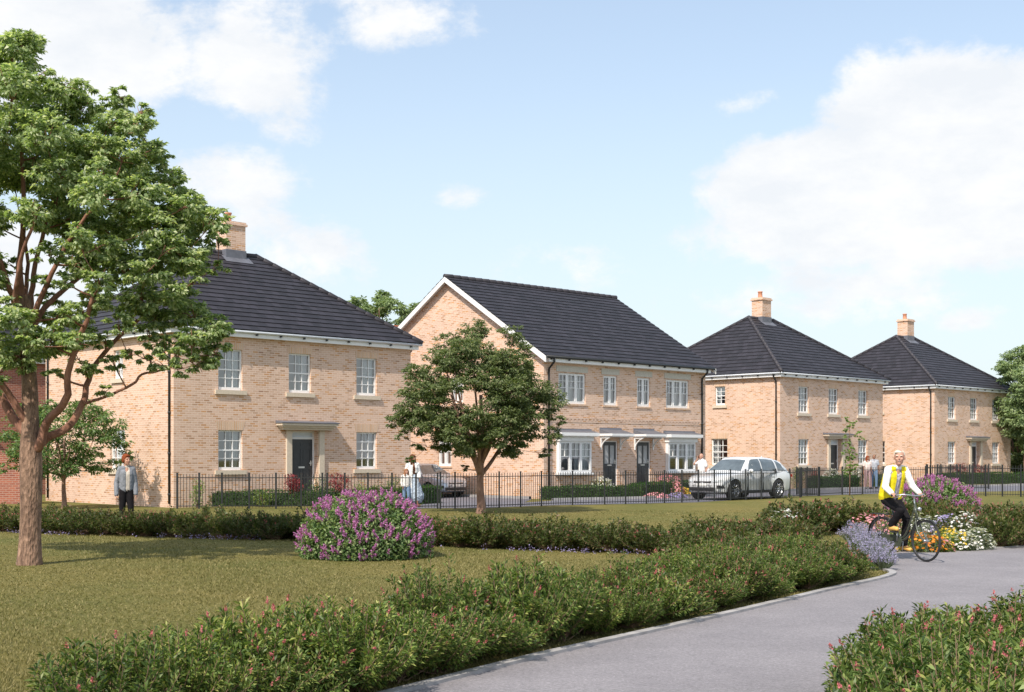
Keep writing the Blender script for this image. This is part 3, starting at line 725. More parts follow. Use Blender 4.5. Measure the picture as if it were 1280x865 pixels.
# --- the big tree at the left; its own frame: origin at the foot of the trunk, x to the right, y away
TB = at(37, 706); TY = TB.y
big = thing('big_tree', 'big leafy tree with a thick flaking trunk standing on the near lawn', 'tree', TB, 0)
def tl(px, py, dy=0.0):
    p = atY(px, py, TY+dy); return Vector((p.x, p.y, p.z))-TB
rnd = random.Random(5)
tk = MB(); nodes = []
trunk_pts = [tl(36.5, 712), tl(37, 700), tl(38, 660), tl(39, 610), tl(38.5, 560), tl(38, 530), tl(37, 480, .05), tl(34, 440, .1), tl(33, 410, .1), tl(30, 370, .1)]
TP = smoothpath(trunk_pts, 3); rr = []
for p in TP:
    z = p.z; r = .158 if z < 1.2 else .17 if z < 2.0 else .125 if z < 3.0 else .105
    if z < .25: r = .175 + (.25-z)*.12
    rr.append(r)
for i in range(2): rr = [rr[0]]+[(rr[j-1]+rr[j]+rr[j+1])/3 for j in range(1, len(rr)-1)]+[rr[-1]]
tk.tube(TP, rr, seg=16); nodes += list(zip(TP[-8:], rr[-8:]))
tko = tk.build('trunk', M['bark'], big, smooth=True)
bm_ = MB()
for pts, r0, r1 in [
    ([tl(40, 566), tl(50, 555, -.1), tl(60, 525, -.2), tl(82, 500, -.35), tl(86, 465, -.5), tl(95, 435, -.55), tl(108, 400, -.6), tl(116, 370, -.7)], .085, .03),
    ([tl(42, 562), tl(58, 548, .05), tl(85, 533, .2), tl(103, 505, .35), tl(110, 475, .5), tl(125, 448, .6), tl(150, 420, .7), tl(180, 395, .8)], .08, .025),
    ([tl(103, 505, .35), tl(130, 497, .3), tl(165, 480, .2), tl(178, 468, .2), tl(205, 462, .15), tl(225, 455, .1), tl(250, 445, .0)], .028, .012),
    ([tl(37, 545), tl(18, 525, .1), tl(2, 495, .2), tl(-15, 465, .3), tl(-35, 430, .35), tl(-60, 400, .4)], .085, .04),
    ([tl(36, 535), tl(14, 497, -.2), tl(-5, 470, -.35), tl(-25, 440, -.6), tl(-45, 405, -.8)], .06, .03),
    ([tl(33, 410, .1), tl(22, 385, -.1), tl(8, 350, -.2), tl(-5, 300, -.3), tl(-12, 240, -.3)], .07, .025),
    ([tl(33, 410, .1), tl(27, 380, .1), tl(25, 330, .15), tl(30, 270, .2), tl(28, 200, .2), tl(20, 130, .2), tl(15, 95, .2)], .08, .012),
    ([tl(33, 412, .1), tl(38, 380, .3), tl(45, 330, .45), tl(60, 270, .5), tl(78, 220, .6), tl(88, 170, .6)], .06, .014),
    ([tl(34, 418, .1), tl(48, 380, -.2), tl(70, 330, -.4), tl(100, 280, -.6), tl(135, 240, -.6), tl(150, 210, -.6)], .055, .012),
    ([tl(34, 420, .1), tl(55, 385, .5), tl(95, 350, .9), tl(140, 310, 1.1), tl(180, 260, 1.3)], .06, .02),
    ([tl(33, 415, .1), tl(30, 380, .8), tl(35, 330, 1.2), tl(25, 270, 1.5)], .06, .02),
    ([tl(33, 415, .1), tl(20, 380, -.7), tl(25, 330, -1.1), tl(45, 270, -1.4)], .06, .02)]:
    nodes += limb(bm_, pts, r0, r1, 10, .012, rnd)
# clump positions (photo px, px, radius px, depth spread)
BC = [(12, 75, 34), (22, 105, 36), (-15, 90, 34), (45, 140, 30), (10, 160, 42), (85, 115, 26), (100, 135, 24), (60, 165, 34), (-20, 200, 40), (150, 125, 20), (140, 150, 28), (170, 155, 22), (105, 180, 32), (155, 195, 32), (190, 190, 22),
      (75, 215, 34), (20, 215, 36), (205, 200, 15), (120, 235, 34), (170, 240, 34), (215, 225, 22), (235, 245, 20), (40, 265, 28), (85, 275, 32), (140, 285, 34), (195, 285, 34), (240, 280, 26), (265, 275, 22), (270, 300, 18), (-20, 270, 34), (-30, 330, 36),
      (100, 325, 28), (60, 320, 20), (150, 335, 30), (200, 325, 28), (240, 315, 28), (175, 370, 26), (220, 365, 26), (250, 345, 16), (120, 372, 22), (90, 395, 22), (20, 400, 26), (60, 425, 26), (20, 445, 28), (-20, 430, 30), (100, 420, 22),
      (195, 395, 22), (235, 395, 26), (265, 405, 24), (278, 425, 18), (240, 430, 24), (205, 435, 20), (245, 460, 16), (225, 470, 10), (268, 452, 14), (150, 405, 20), (140, 450, 16), (110, 465, 18), (70, 465, 14), (130, 490, 13), (185, 452, 10), (-10, 480, 20), (15, 330, 14), (180, 420, 16), (160, 395, 18), (120, 350, 22), (215, 260, 24), (55, 95, 14), (118, 210, 22), (30, 60, 26), (100, 118, 18), (148, 118, 16), (182, 138, 15), (232, 262, 24), (130, 180, 26), (165, 215, 28), (75, 250, 28), (230, 330, 26), (185, 340, 26), (275, 330, 14), (130, 310, 26), (205, 310, 26), (95, 300, 26), (50, 190, 30), (262, 262, 14), (160, 265, 24), (35, 432, 17), (15, 455, 18), (75, 405, 20), (45, 398, 20), (92, 445, 15), (0, 425, 20), (62, 380, 18), (110, 392, 18), (5, 378, 18), (82, 352, 20), (-12, 350, 24), (130, 425, 15), (55, 350, 15), (160, 440, 13), (-15, 400, 22), (200, 452, 15), (222, 462, 12), (250, 452, 15), (215, 440, 16), (268, 440, 15), (195, 430, 14), (235, 448, 13), (175, 445, 13)]
cs, rs = [], []
for (px, py, r) in BC:
    half = 1.5*max(.25, 1-abs((px-60)/230)**2)*min(1, .45+(py-60)/300 if py < 260 else 1.0)
    if py > 440: half = .35
    for k in range(2 if r > 20 else 1):
        dy = rnd.uniform(-half, half); q = tl(px+rnd.uniform(-4, 4), py+rnd.uniform(-4, 4), dy); cs.append(q); rs.append(r/80*(TY+dy)/TY)
for k in range(34):   # crown goes on out of the frame to the left
    a = rnd.uniform(-210, -35); b_ = rnd.uniform(90, 430); q = tl(a, b_, rnd.uniform(-1.2, 1.2)); cs.append(q); rs.append(rnd.uniform(.35, .5))
attach(bm_, nodes, cs, rs, rnd, rmax=.045, twigs=3)
bm_.build('branches', M['redbark'], tko, smooth=True)
rg = np.random.default_rng(3)
LV = clump_leaves(cs, rs, 34, 34, .085, .042, rg, tr=.17)
np_mesh('crown', LV, 4, M['leaf_big'], big)

def round_tree(name, label, foot, height, crown_h, rx, lm, barkm, leaf=.08, tufts=10, per=22, nclump=46, seed=1, trunk_r=.1, extra=(), group=None, stemz=.9, cr=(.38, .62), scale=1.0, tr=.2, gap=0):
    rn = random.Random(seed); rg = np.random.default_rng(seed)
    t = thing(name, label, 'tree', foot, 0, group, scale)
    tk = MB(); nodes = []
    z0 = height-crown_h; cz = z0+crown_h*.5
    nodes_t = limb(tk, [(0, 0, -.05), (.01, 0, .25), (-.02, .02, stemz*.6), (.0, 0, stemz), (.03, -.03, stemz+.35*crown_h*.5), (0, 0, cz)], trunk_r*1.15, trunk_r*.35, 12)
    nodes += nodes_t[10:]
    tko = tk.build('trunk', barkm, t, smooth=True); bb = MB()
    nl = 8
    for k in range(nl):
        a = k*2*math.pi/nl+rn.uniform(-.3, .3); zz = stemz*rn.uniform(.75, 1.15); rad = rx*rn.uniform(.35, .6)
        top = z0+crown_h*rn.uniform(.35, .75); p = nodes_t[8][0].copy(); p.z = zz; p.x = p.y = 0
        nodes += limb(bb, [p, (math.cos(a)*rad*.35, math.sin(a)*rad*.35, zz+.28*(top-zz)), (math.cos(a)*rad*.7, math.sin(a)*rad*.7, zz+.6*(top-zz)), (math.cos(a)*rad, math.sin(a)*rad, top)], trunk_r*.5, trunk_r*.14, 8, .02, rn)
    cs, rs = [], []
    tries = 0
    while len(cs) < nclump and tries < 4000:
        tries += 1
        d = Vector([rn.gauss(0, 1) for _ in range(3)]).normalized(); u = rn.uniform(.45, 1)**.7
        r = rn.uniform(*cr); c = Vector((d.x*(rx-r*.6)*u, d.y*(rx-r*.6)*u, cz+d.z*(crown_h/2-r*.5)*u))
        if gap and mnoise.noise(c*.9+Vector((seed, 0, 0))) > gap: continue
        if any((c-Vector(q)).length < (r+q_r)*.48 for q, q_r in zip(cs, rs)): continue
        cs.append(c); rs.append(r)
    for (x, y, z, r) in extra: cs.append(Vector((x, y, z))); rs.append(r)
    attach(bb, nodes, cs, rs, rn, rmax=trunk_r*.35, twigs=2)
    bb.build('branches', barkm, tko, smooth=True)
    np_mesh('crown', clump_leaves(cs, rs, tufts, per, leaf, leaf*.45, rg, tr=tr), 4, lm, t)
    return t
ft = at(601, 642)
k_ = lambda px, py: ((px-601)/F*ft.y, H+(570-py)/F*ft.y)
ex = []
for (px, py, r) in [(492, 528, .34), (508, 520, .36), (502, 545, .22), (535, 530, .3), (520, 470, .5), (525, 555, .25), (550, 562, .25), (560, 540, .4), (690, 545, .38), (680, 565, .25), (595, 410, .4), (640, 422, .42), (560, 425, .4), (690, 500, .45), (700, 525, .25), (590, 555, .3), (515, 575, .15), (645, 560, .3), (580, 585, .15)]:
    x, z = k_(px, py); ex.append((x, random.Random(px).uniform(-.5, .5), z, r))
round_tree('round_headed_tree', 'dark green round-headed tree on the far lawn in front of the gabled pair', ft, 5.65, 4.3, 2.45, M['leaf_dark'], M['smallbark'], leaf=.095, tufts=22, per=28, nclump=86, seed=8, trunk_r=.145, extra=ex, stemz=1.25, tr=.2, cr=(.36, .56))
fs = at(80, 635.5)
round_tree('young_tree', 'young open-crowned tree against the side of the nearest house, left of the man', fs, 3.75, 3.0, 2.0, M['leaf_young'], M['smallbark'], leaf=.12, tufts=14, per=18, nclump=60, seed=14, trunk_r=.085, stemz=1.1, cr=(.28, .45), tr=.28, gap=.2,
           extra=[(-1.9, .2, 2.3, .4), (-1.7, -.1, 1.7, .35), (1.9, 0, 2.2, .35), (2.0, .1, 1.7, .3), (1.2, 0, 1.35, .3), (-.6, 0, 1.2, .25), (1.6, .2, 1.45, .35), (.8, -.2, 1.3, .3), (-1.2, .1, 1.35, .35), (1.7, -.2, 2.7, .4), (1.1, .3, 3.1, .4), (-1.5, 0, 2.9, .4), (0, .3, 1.6, .35), (.5, -.3, 1.9, .4), (-1.9, -.2, 1.3, .3)])
# slim sapling beyond the fence
def sapling(label, foot, h):
    t = thing('sapling', label, 'tree', foot); rn = random.Random(4); mb = MB()
    mb.tube([(0, 0, -.03), (.02, 0, h*.4), (0, .02, h*.75), (.01, 0, h)], [.028, .022, .014, .005], seg=8); nodes = [(Vector((0, 0, h*q)), .015) for q in (.25, .35, .45, .55, .65, .75, .85)]
    cs = [Vector((rn.gauss(0, .24)*(1-abs(q-.6)), rn.gauss(0, .24), h*(.30+.68*q))) for q in [i/26 for i in range(27)]]; rs = [rn.uniform(.16, .27)*(1-.5*i/27) for i in range(27)]
    attach(mb, nodes, cs, rs, rn, rmax=.012, rtip=.004, twigs=1); mb.build('trunk', M['smallbark'], t, smooth=True)
    np_mesh('crown', clump_leaves(cs, rs, 26, 16, .10, .05, np.random.default_rng(2), tr=.13), 4, M['leaf_lime'], t)
sapling('slim young sapling with lime green leaves standing alone by the far lawn edge', at(1062, 619.5), 3.4)
# trees beyond the houses
ty = 84.0
tr1 = round_tree('background_tree', 'pale green tree rising beside the last house at the right edge, lighter of the two', (ty*(1283-640)/F, ty, 0), 9.2, 7.8, 2.2, M['leaf_far'], M['smallbark'], leaf=.2, tufts=16, per=18, nclump=40, seed=21, trunk_r=.2, group='trees beyond the houses', stemz=2.4, cr=(.5, .8), tr=.35)
tr2 = round_tree('background_tree', 'dark green tree low behind the end of the last house', (90*(1290-640)/F, 92, 0), 6.2, 6.0, 3.1, M['leaf_dark'], M['smallbark'], leaf=.2, tufts=16, per=18, nclump=46, seed=22, trunk_r=.2, group='trees beyond the houses', stemz=1.2, cr=(.5, .8), tr=.35)
tr3 = round_tree('background_tree', 'airy pale green treetop showing over the roof between the two nearest houses', (-9.9, 98, 0), 14.3, 6.6, 4.0, M['leaf_far'], M['smallbark'], leaf=.24, tufts=16, per=16, nclump=60, seed=25, trunk_r=.2, group='trees beyond the houses', stemz=8.0, cr=(.45, .7), tr=.32, gap=.2)

# ------------------------------------------------------------------ shrubs
def shrub_mesh(seed, w=.46, h=.62, shoots=70, per=44, ln=.058, wd=.019, flowers=26, lm='leaf_shrub', ang=1.0):
    rn = random.Random(seed); rg = np.random.default_rng(seed); ps, ax, nr, tips = [], [], [], []; mb = MB()
    for k in range(shoots):
        a = rn.uniform(0, 2*math.pi); q = rn.uniform(0, 1)**.5; lean = q*ang
        L = h*rn.uniform(.75, 1.15)*(1.0-.25*q); 
        ex = Vector((math.cos(a)*math.sin(lean)*w*1.9, math.sin(a)*math.sin(lean)*w*1.9, L*(.35+.65*math.cos(lean))))
        if ex.xy.length > w: ex.x *= w/ex.xy.length; ex.y *= w/Vector((ex.x, ex.y)).length if False else 1
        b0 = Vector((rn.gauss(0, .05), rn.gauss(0, .05), 0)); pts = bez(b0, ex, (ex.x*.25, ex.y*.25, -L*.05), 6)
        mb.tube(pts, [.006, .005, .004, .0035, .003, .002], seg=4, cap=False)
        T = np.array([list(p) for p in pts]); d_end = unit((T[5]-T[4])[None])[0]; tips.append((T[5], d_end))
        u = rg.uniform(.22, 1.0, per)**.8*5; i = np.minimum(u.astype(int), 4); fr = (u-i)[:, None]
        p = T[i]*(1-fr)+T[i+1]*fr; d = unit(T[i+1]-T[i]); side = unit(np.cross(d, rg.normal(size=(per, 3))))
        ps.append(p+side*rg.uniform(.01, .055, (per, 1))); ax.append(side*.9+d*.75); nr.append(rg.normal(size=(per, 3))*.5+np.array([0, 0, 1])+side*.2)
    ps, ax, nr = map(np.concatenate, (ps, ax, nr)); n = len(ps); l = ln*rg.uniform(.6, 1.25, n)
    V = leaves(ps, ax, nr, l, l*wd/ln, rng=rg)
    # flower spikes
    FV = []
    rn.shuffle(tips)
    for (p, d) in tips[:flowers]:
        if p[2] < h*.3: continue
        m_ = 16; t = rg.uniform(0, 1, m_)[:, None]; c = p+d*t*.04+rg.normal(size=(m_, 3))*.007*(1.2-t)
        FV.append(leaves(c, rg.normal(size=(m_, 3))+d, rg.normal(size=(m_, 3)), .015, .012, rng=rg))
    return V, (np.concatenate(FV) if FV else None), mb
def make_shrub(seed, label, name='flowering_shrub', cat='shrub', lm='leaf_shrub', fm='f_pink', group=None, **kw):
    V, FV, mb = shrub_mesh(seed, **kw); t = thing(name, label, cat, (0, 0, 0), 0, group)
    np_mesh('foliage', V, 4, M[lm], t); mb.build('stems', M['twig'], t)
    if FV is not None: np_mesh('flowers', FV, 4, M[fm], t)
    return t
FRONT_G = 'pink-flowering shrubs in the planting bed along the path edging'
proto_f = [make_shrub(100+i, 'x', group=FRONT_G, shoots=[135, 125, 130][i], per=76, flowers=[8, 34, 18][i], w=.43, h=[.62, .54, .70][i], ln=.050, wd=.0155) for i in range(3)]
proto_b = [make_shrub(200+i, 'x', group='x', shoots=80, per=42, ln=.066, wd=.028, flowers=[2, 12][i], w=.5, h=[.60, .56][i], lm='leaf_shrub2') for i in range(2)]
used = set()
def place(protos, x, y, label, group, s=1.0, sz=1.0, rn=random.Random(1)):
    p = rn.choice(protos)
    if p.name in used: o = copy_tree(p)
    else: o = p; used.add(p.name)
    o.location = (x, y, 0); o.rotation_euler = (0, 0, rn.uniform(0, 6.28)); o.scale = (s, s, s*sz)
    o['label'] = label; o['group'] = group; return o
def along(line, step):
    P = [Vector((p[0], p[1])) for p in line]; out = []; acc = 0
    for a, b in zip(P[:-1], P[1:]):
        L = (b-a).length; d = (b-a)/max(L, 1e-9)
        while acc < L: out.append((a+d*acc, Vector((-d.y, d.x)))); acc += step
        acc -= L
    return out
SP = []
def row(line, offs, step, ymin, ymax, seed, sign=1):
    rn = random.Random(seed); out = []
    for i, (p, n_) in enumerate(along(line, step)):
        q = p+n_*offs*sign
        if ymin <= q.y <= ymax: out.append((q.x+rn.uniform(-.12, .12), q.y+rn.uniform(-.12, .12), rn.uniform(.86, 1.12)))
    return out
rp_ = random.Random(9)
KE = KERB
f1 = row(KE, .44, .52, 7.7, 18.4, 1); f2 = row(KE, .84, .56, 8.3, 18.9, 2); f3 = row(KE, 1.38, .66, 15.0, 20.5, 3); f4 = row(KE, 1.95, .74, 16.6, 21.3, 4)
def notpath(x, y, m_=.35): return not any(inpoly([x+dx], [y+dy], PATH)[0] for dx, dy in ((0, 0), (m_, 0), (0, -m_), (m_*.7, -m_*.7)))
for lst, lab in ((f1, 'pink-flowering shrub in the front rank of the bed against the pale path edging'), (f2, 'pink-flowering shrub in the middle of the wide bed between path and lawn'), (f3, 'pink-flowering shrub on the lawn side of the wide bed, behind the middle ones'), (f4, 'pink-flowering shrub at the back of the wide bed near the low hedge')):
    for k_i, (x, y, s) in enumerate(lst):
        if not notpath(x, y, .3): continue
        if lst is not f1 and (x-5.2)**2+(y-20.2)**2 < 1.2: continue
        place(proto_b if (lst is not f1 and k_i % 3 == 1 and y > 10.5) else proto_f, x, y, lab, FRONT_G, s*(.92 if y > 9 else .9)*rp_.uniform(.80, 1.14)*(1.08 if y < 12.5 else .95), sz=rp_.uniform(.74, 1.25)*(1.08 if y < 12.5 else .95))
# right-hand bed
rb = []
rn = random.Random(12); yy = 5.9; j = 0
while yy < 13.5:
    xx = .3+(j % 2)*.34
    while xx < 7:
        rb.append((xx+rn.uniform(-.12, .12), yy+rn.uniform(-.12, .12))); xx += .64
    yy += .54; j += 1
for (x, y) in rb:
    if inpoly([x], [y], PATH)[0] or x < np.interp(y, [5, 7, 8.5, 10, 11.4, 13], [1.48, 1.83, 2.35, 3.28, 4.65, 7.5]) or x > .43*y+.4 or y > 12.4: continue
    if any(inpoly([x+dx], [y+dy], PATH)[0] for dx, dy in ((-.20, .0), (-.15, .15), (0, .2))): continue
    place(proto_f, x, y, 'pink-flowering shrub in the bed at the bottom right corner, across the path', 'shrubs in the bottom right bed', rn.uniform(.9, 1.1), rn.uniform(.95, 1.15))
# low hedge between the lawns
HL = [at(-40, 664), at(0, 665.5), at(118, 669.5), at(200, 672), at(340, 675.5), at(430, 678), at(552, 684), at(673, 689), at(770, 692), at(830, 694)]
for i, (p, n_) in enumerate(along(HL, .62)):
    for k in (0, 1):
        q = p+n_*(.35+.55*k)
        lab = ('low shrub in the near rank of the long lawn hedge' if k == 0 else 'low shrub in the rear rank of the long lawn hedge')+(', left of the purple dome' if q.x < -2.9 else ', right of the purple dome' if q.x > -1.2 else ', behind the purple dome')
        place(proto_b, q.x+rp_.uniform(-.1, .1), q.y+rp_.uniform(-.1, .1), lab, 'shrubs of the long hedge crossing the lawn', rp_.uniform(.85, 1.08), rp_.uniform(.85, 1.1))
# shrubs linking hedge and path bed, and beyond the flower bed
def pshr(px, py, n, label, group, protos=proto_b, s=1.0, spread=.5, sz=1.0):
    b = at(px, py)
    for i in range(n): place(protos, b.x+rp_.uniform(-spread, spread), b.y+rp_.uniform(-spread, spread)*1.6, label, group, s*rp_.uniform(.9, 1.1), sz)
for px, py in ((860, 690), (885, 688), (912, 688), (870, 700), (940, 686), (900, 700), (965, 690), (990, 684)):
    pshr(px, py, 1, 'dusky shrub where the lawn hedge runs into the path bed', 'dusky shrubs behind the path bed', s=1.0, spread=.2)
for px, py, s in ((1000, 667, 1.35), (1015, 668, 1.15), (985, 669, 1.1)): pshr(px, py, 1, 'rounded dusky shrub behind the path bed, left one of the two darker mounds', 'left dusky mound', s=s, spread=.1)
for px, py, s in ((1047, 663, 1.3), (1064, 664, 1.2), (1036, 664, 1.1)): pshr(px, py, 1, 'rounded dusky shrub left of the cyclist, right one of the two darker mounds', 'right dusky mound', s=s, spread=.1)
for px, py in ((1140, 662), (1165, 663), (1185, 665), (1205, 668), (1225, 670), (1248, 668), (1270, 668), (1295, 667), (1230, 680), (1252, 679), (1275, 678), (1300, 676), (1215, 678), (1242, 684), (1268, 682), (1292, 681), (1320, 676), (1240, 673), (1262, 673)):
    pshr(px, py, 1, 'pink-dotted shrub in the bed beyond the path at the right edge', 'shrubs beyond the path at the right edge', s=1.08, spread=.1, sz=1.12)

# ------------------------------------------------------------------ flowering domes
def dome(label, c, r, h, seed, npan=360):
    rg = np.random.default_rng(seed); t = thing('lilac_bush', label, 'bush', c, 0, 'purple flowering domes')
    def surf(n, zmin=-.05):
        d = rdirs(n*3, rg); d = d[d[:, 2] > zmin][:n]; return d
    def pos(d, k):
        # dome widest a little above the ground
        z = np.maximum(d[:, 2:3], 0); bul = 1-.10*(1-np.minimum(z*3, 1)); 
        lump = np.array([1+.07*mnoise.noise(Vector(q)*2.6+Vector((seed, 0, 0))) for q in d])[:, None]
        return np.concatenate([d[:, :2]*r*bul, np.maximum(d[:, 2:3]*h, .04)], axis=1)*k*lump
    n = 16000; d = surf(n); k = rg.uniform(.80, 1.0, (len(d), 1)); p = pos(d, k)+rg.normal(size=(len(d), 3))*.02
    ax = unit(d*.5+rg.normal(size=(len(d), 3))*.7+np.array([0, 0, -.2])); nr = d*.7+np.array([0, 0, .8])+rg.normal(size=(len(d), 3))*.4
    l = .068*rg.uniform(.6, 1.2, len(d)); np_mesh('foliage', leaves(p, ax, nr, l, l*.5, rng=rg), 4, M['leaf_lilac'], t)
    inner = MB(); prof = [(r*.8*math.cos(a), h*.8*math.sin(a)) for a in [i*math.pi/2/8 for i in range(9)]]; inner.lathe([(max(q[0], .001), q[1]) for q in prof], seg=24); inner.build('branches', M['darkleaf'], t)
    FV = []; dd = surf(npan, .02)
    for q in dd:
        base = pos(q[None], .95)[0]
        for s in range(rg.integers(1, 4)):
            up = unit((q*.75+np.array([0, 0, .75])+rg.normal(size=3)*.28)[None])[0]; L = rg.uniform(.07, .16); m_ = 42
            u = rg.uniform(0, 1, (m_, 1)); c_ = base+up*(u*L)+rg.normal(size=(m_, 3))*.016*(1.15-u)
            FV.append(leaves(c_, rg.normal(size=(m_, 3))+up*.6, rg.normal(size=(m_, 3)), .026, .018, rng=rg))
    np_mesh('flowers', np.concatenate(FV), 4, M['f_lilac'], t)
    return t
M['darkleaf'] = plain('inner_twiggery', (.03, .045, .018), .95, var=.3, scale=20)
dome('big purple-flowering dome of lilac on the near lawn', at(456.5, 696)+Vector((0, .05, 0)), 1.22, 1.13, 31)
dome('purple-flowering dome behind the cyclist and the flower bed', at(1166, 655), 1.25, 1.16, 32)

# ------------------------------------------------------------------ small flowering plants
def plant(name, label, loc, w, h, lm, fm, nl=500, nf=160, fsize=.028, petals=5, kind='cushion', seed=0, group=None, leafl=.05, leafw=.02):
    rg = np.random.default_rng(seed+500); t = thing(name, label, 'plant', loc, rg.uniform(0, 6), group)
    d = rdirs(nl*2, rg); d = d[d[:, 2] > 0][:nl]; n = len(d); k = rg.uniform(.35, 1, (n, 1))
    if kind == 'spiky':
        nn = nl; a = rg.uniform(0, 6.283, nn); q = rg.uniform(0, 1, nn)**.6*.9
        tip = np.stack([np.cos(a)*np.sin(q)*w*1.3, np.sin(a)*np.sin(q)*w*1.3, h*np.cos(q)*rg.uniform(.6, 1, nn)], 1)
        base = tip*np.array([.25, .25, 0])
        mid = (tip+base)/2; L = np.linalg.norm(tip-base, axis=1)
        np_mesh('foliage', leaves(mid, tip-base, rg.normal(size=(nn, 3)), L, .008, fold=.02, rng=rg), 4, M[lm], t)
        FV = []
        for j in range(min(nf, nn)):
            m_ = 16; u = rg.uniform(0, 1, (m_, 1)); dr = unit((tip[j]-base[j])[None])[0]; c_ = tip[j]-dr*u*.10+rg.normal(size=(m_, 3))*.009
            FV.append(leaves(c_, rg.normal(size=(m_, 3)), rg.normal(size=(m_, 3)), .020, .014, rng=rg))
        np_mesh('flowers', np.concatenate(FV), 4, M[fm], t); return t
    p = d*k*np.array([w, w, h]); l = leafl*rg.uniform(.6, 1.2, n)
    np_mesh('foliage', leaves(p, d*.6+rg.normal(size=(n, 3))*.5+np.array([0, 0, .3]), rg.normal(size=(n, 3))*.5+np.array([0, 0, 1]), l, l*leafw/leafl, rng=rg), 4, M[lm], t)
    d = rdirs(nf*3, rg); d = d[d[:, 2] > .12][:nf]; FV = []
    c_ = d*np.array([w, w, h])*rg.uniform(.92, 1.08, (len(d), 1))
    nrm = unit(d*.6+np.array([0, -.25, .6])+rg.normal(size=d.shape)*.3)
    e1 = unit(np.cross(nrm, rg.normal(size=d.shape))); e2 = np.cross(nrm, e1)
    for j in range(petals):
        a = 2*math.pi*j/petals; ax = e1*math.cos(a)+e2*math.sin(a)
        FV.append(leaves(c_+ax*fsize*.5, ax+nrm*.15, nrm, fsize, fsize*.75, fold=.1, rng=rg))
    np_mesh('flowers', np.concatenate(FV), 4, M[fm], t); return t
sd = 0
def pl(px, py, *a, **k):
    global sd; sd += 1
    return plant(a[0], a[1], at(px, py), *a[2:], seed=sd, **k)
for i, (px, py, s) in enumerate([(1068, 681, 1), (1078, 687, 1), (1090, 692, 1), (1086, 701, 1.05), (1096, 707, .95), (1102, 713, .75)]):
    pl(px, py, 'lavender_plant', 'spiky lavender clump at the tip of the path bed by the rear wheel', .34*s, .5*s, 'leaf_grey', 'f_lavender', kind='spiky', nl=260, nf=110, group='lavender at the tip of the path bed')
for i, (px, py) in enumerate([(1082, 666), (1096, 668), (1112, 670)]): pl(px, py, 'flowering_plant', 'rose-pink flowering plant behind the rear wheel of the bicycle', .38, .42, 'leaf_lime', 'f_rose', nf=170, group='rose-pink plants behind the bicycle', fsize=.035)
for i, (px, py) in enumerate([(1100, 690), (1112, 689), (1094, 688)]): pl(px, py, 'flowering_plant', 'yellow-orange flowering plant seen through the rear wheel of the bicycle', .30, .24, 'leaf_lime', 'f_yellow', nf=120, group='yellow plants by the rear wheel', fsize=.03)
for i, (px, py) in enumerate([(1136, 689), (1148, 690), (1160, 690), (1140, 684), (1153, 684), (1168, 690)]): pl(px, py, 'flowering_plant', 'orange marigold clump in the bed between the wheels of the bicycle', .26, .30, 'leaf_shrub', 'f_orange', nf=42, nl=900, group='orange marigolds', fsize=.036, petals=6)
for i, (px, py) in enumerate([(1172, 689.5), (1180, 690)]): pl(px, py, 'flowering_plant', 'low rose-pink flowering clump right of the front wheel', .2, .22, 'leaf_shrub', 'f_rose', nf=80, group='rose-pink clumps right of the front wheel', fsize=.03)
for i, (px, py) in enumerate([(1186, 688), (1196, 688), (1190, 682), (1180, 682)]): pl(px, py, 'flowering_plant', 'golden yellow flowering clump left of the big white one', .26, .34, 'leaf_lime', 'f_yellow', nf=60, nl=800, group='golden yellow clumps', fsize=.030)
for i, (px, py) in enumerate([(1142, 676), (1158, 677), (1150, 671), (1170, 676)]): pl(px, py, 'flowering_plant', 'white flowering clump behind the orange marigolds', .36, .50, 'leaf_grey', 'f_white', nf=120, group='white clumps behind the marigolds', fsize=.027)
for i, (px, py) in enumerate([(1180, 677), (1192, 676), (1186, 670)]): pl(px, py, 'flowering_plant', 'mauve-blue flowering clump between the two white ones', .34, .46, 'leaf_grey', 'f_mauve', nf=210, group='mauve-blue clumps', fsize=.03)
for i, (px, py, w_, h_) in enumerate([(1208, 682, .42, .62), (1220, 687, .34, .4), (1203, 688, .3, .34), (1216, 678, .4, .5)]): pl(px, py, 'flowering_plant', 'bushy white flowering clump at the right end of the flower bed', w_, h_, 'leaf_grey', 'f_white', nf=200, nl=1200, group='white clumps at the right end of the flower bed', fsize=.030)
pl(978, 672, 'flowering_plant', 'small white-flowering plant among the shrubs left of the lavender', .34, .60, 'leaf_shrub', 'f_white', nf=110, fsize=.03)
pl(992, 671, 'flowering_plant', 'second small white-flowering plant among the shrubs, nearer the lavender', .28, .56, 'leaf_shrub', 'f_white', nf=70, fsize=.03)

# low pale ground cover at the foot of the long hedge
rg = np.random.default_rng(77); P = []
for (p, n_) in along(HL, .05):
    if rg.random() < .35+.35*math.sin(p.x*1.7): P.append((p.x+rg.normal()*.06-n_.x*.05, p.y-.1*n_.y+rg.normal()*.07, rg.uniform(.01, .07)))
P = np.array(P); P = np.repeat(P, 7, 0)+rg.normal(size=(len(P)*7, 3))*.035; P[:, 2] = np.abs(P[:, 2])
tag(np_mesh('ground_cover_flowers', leaves(P, rg.normal(size=P.shape), rg.normal(size=P.shape)*.4+np.array([0, 0, 1]), .03, .02, rng=rg), 4, M['f_mauve']), 'low pale mauve ground cover along the foot of the long hedge', 'ground cover', kind='stuff')

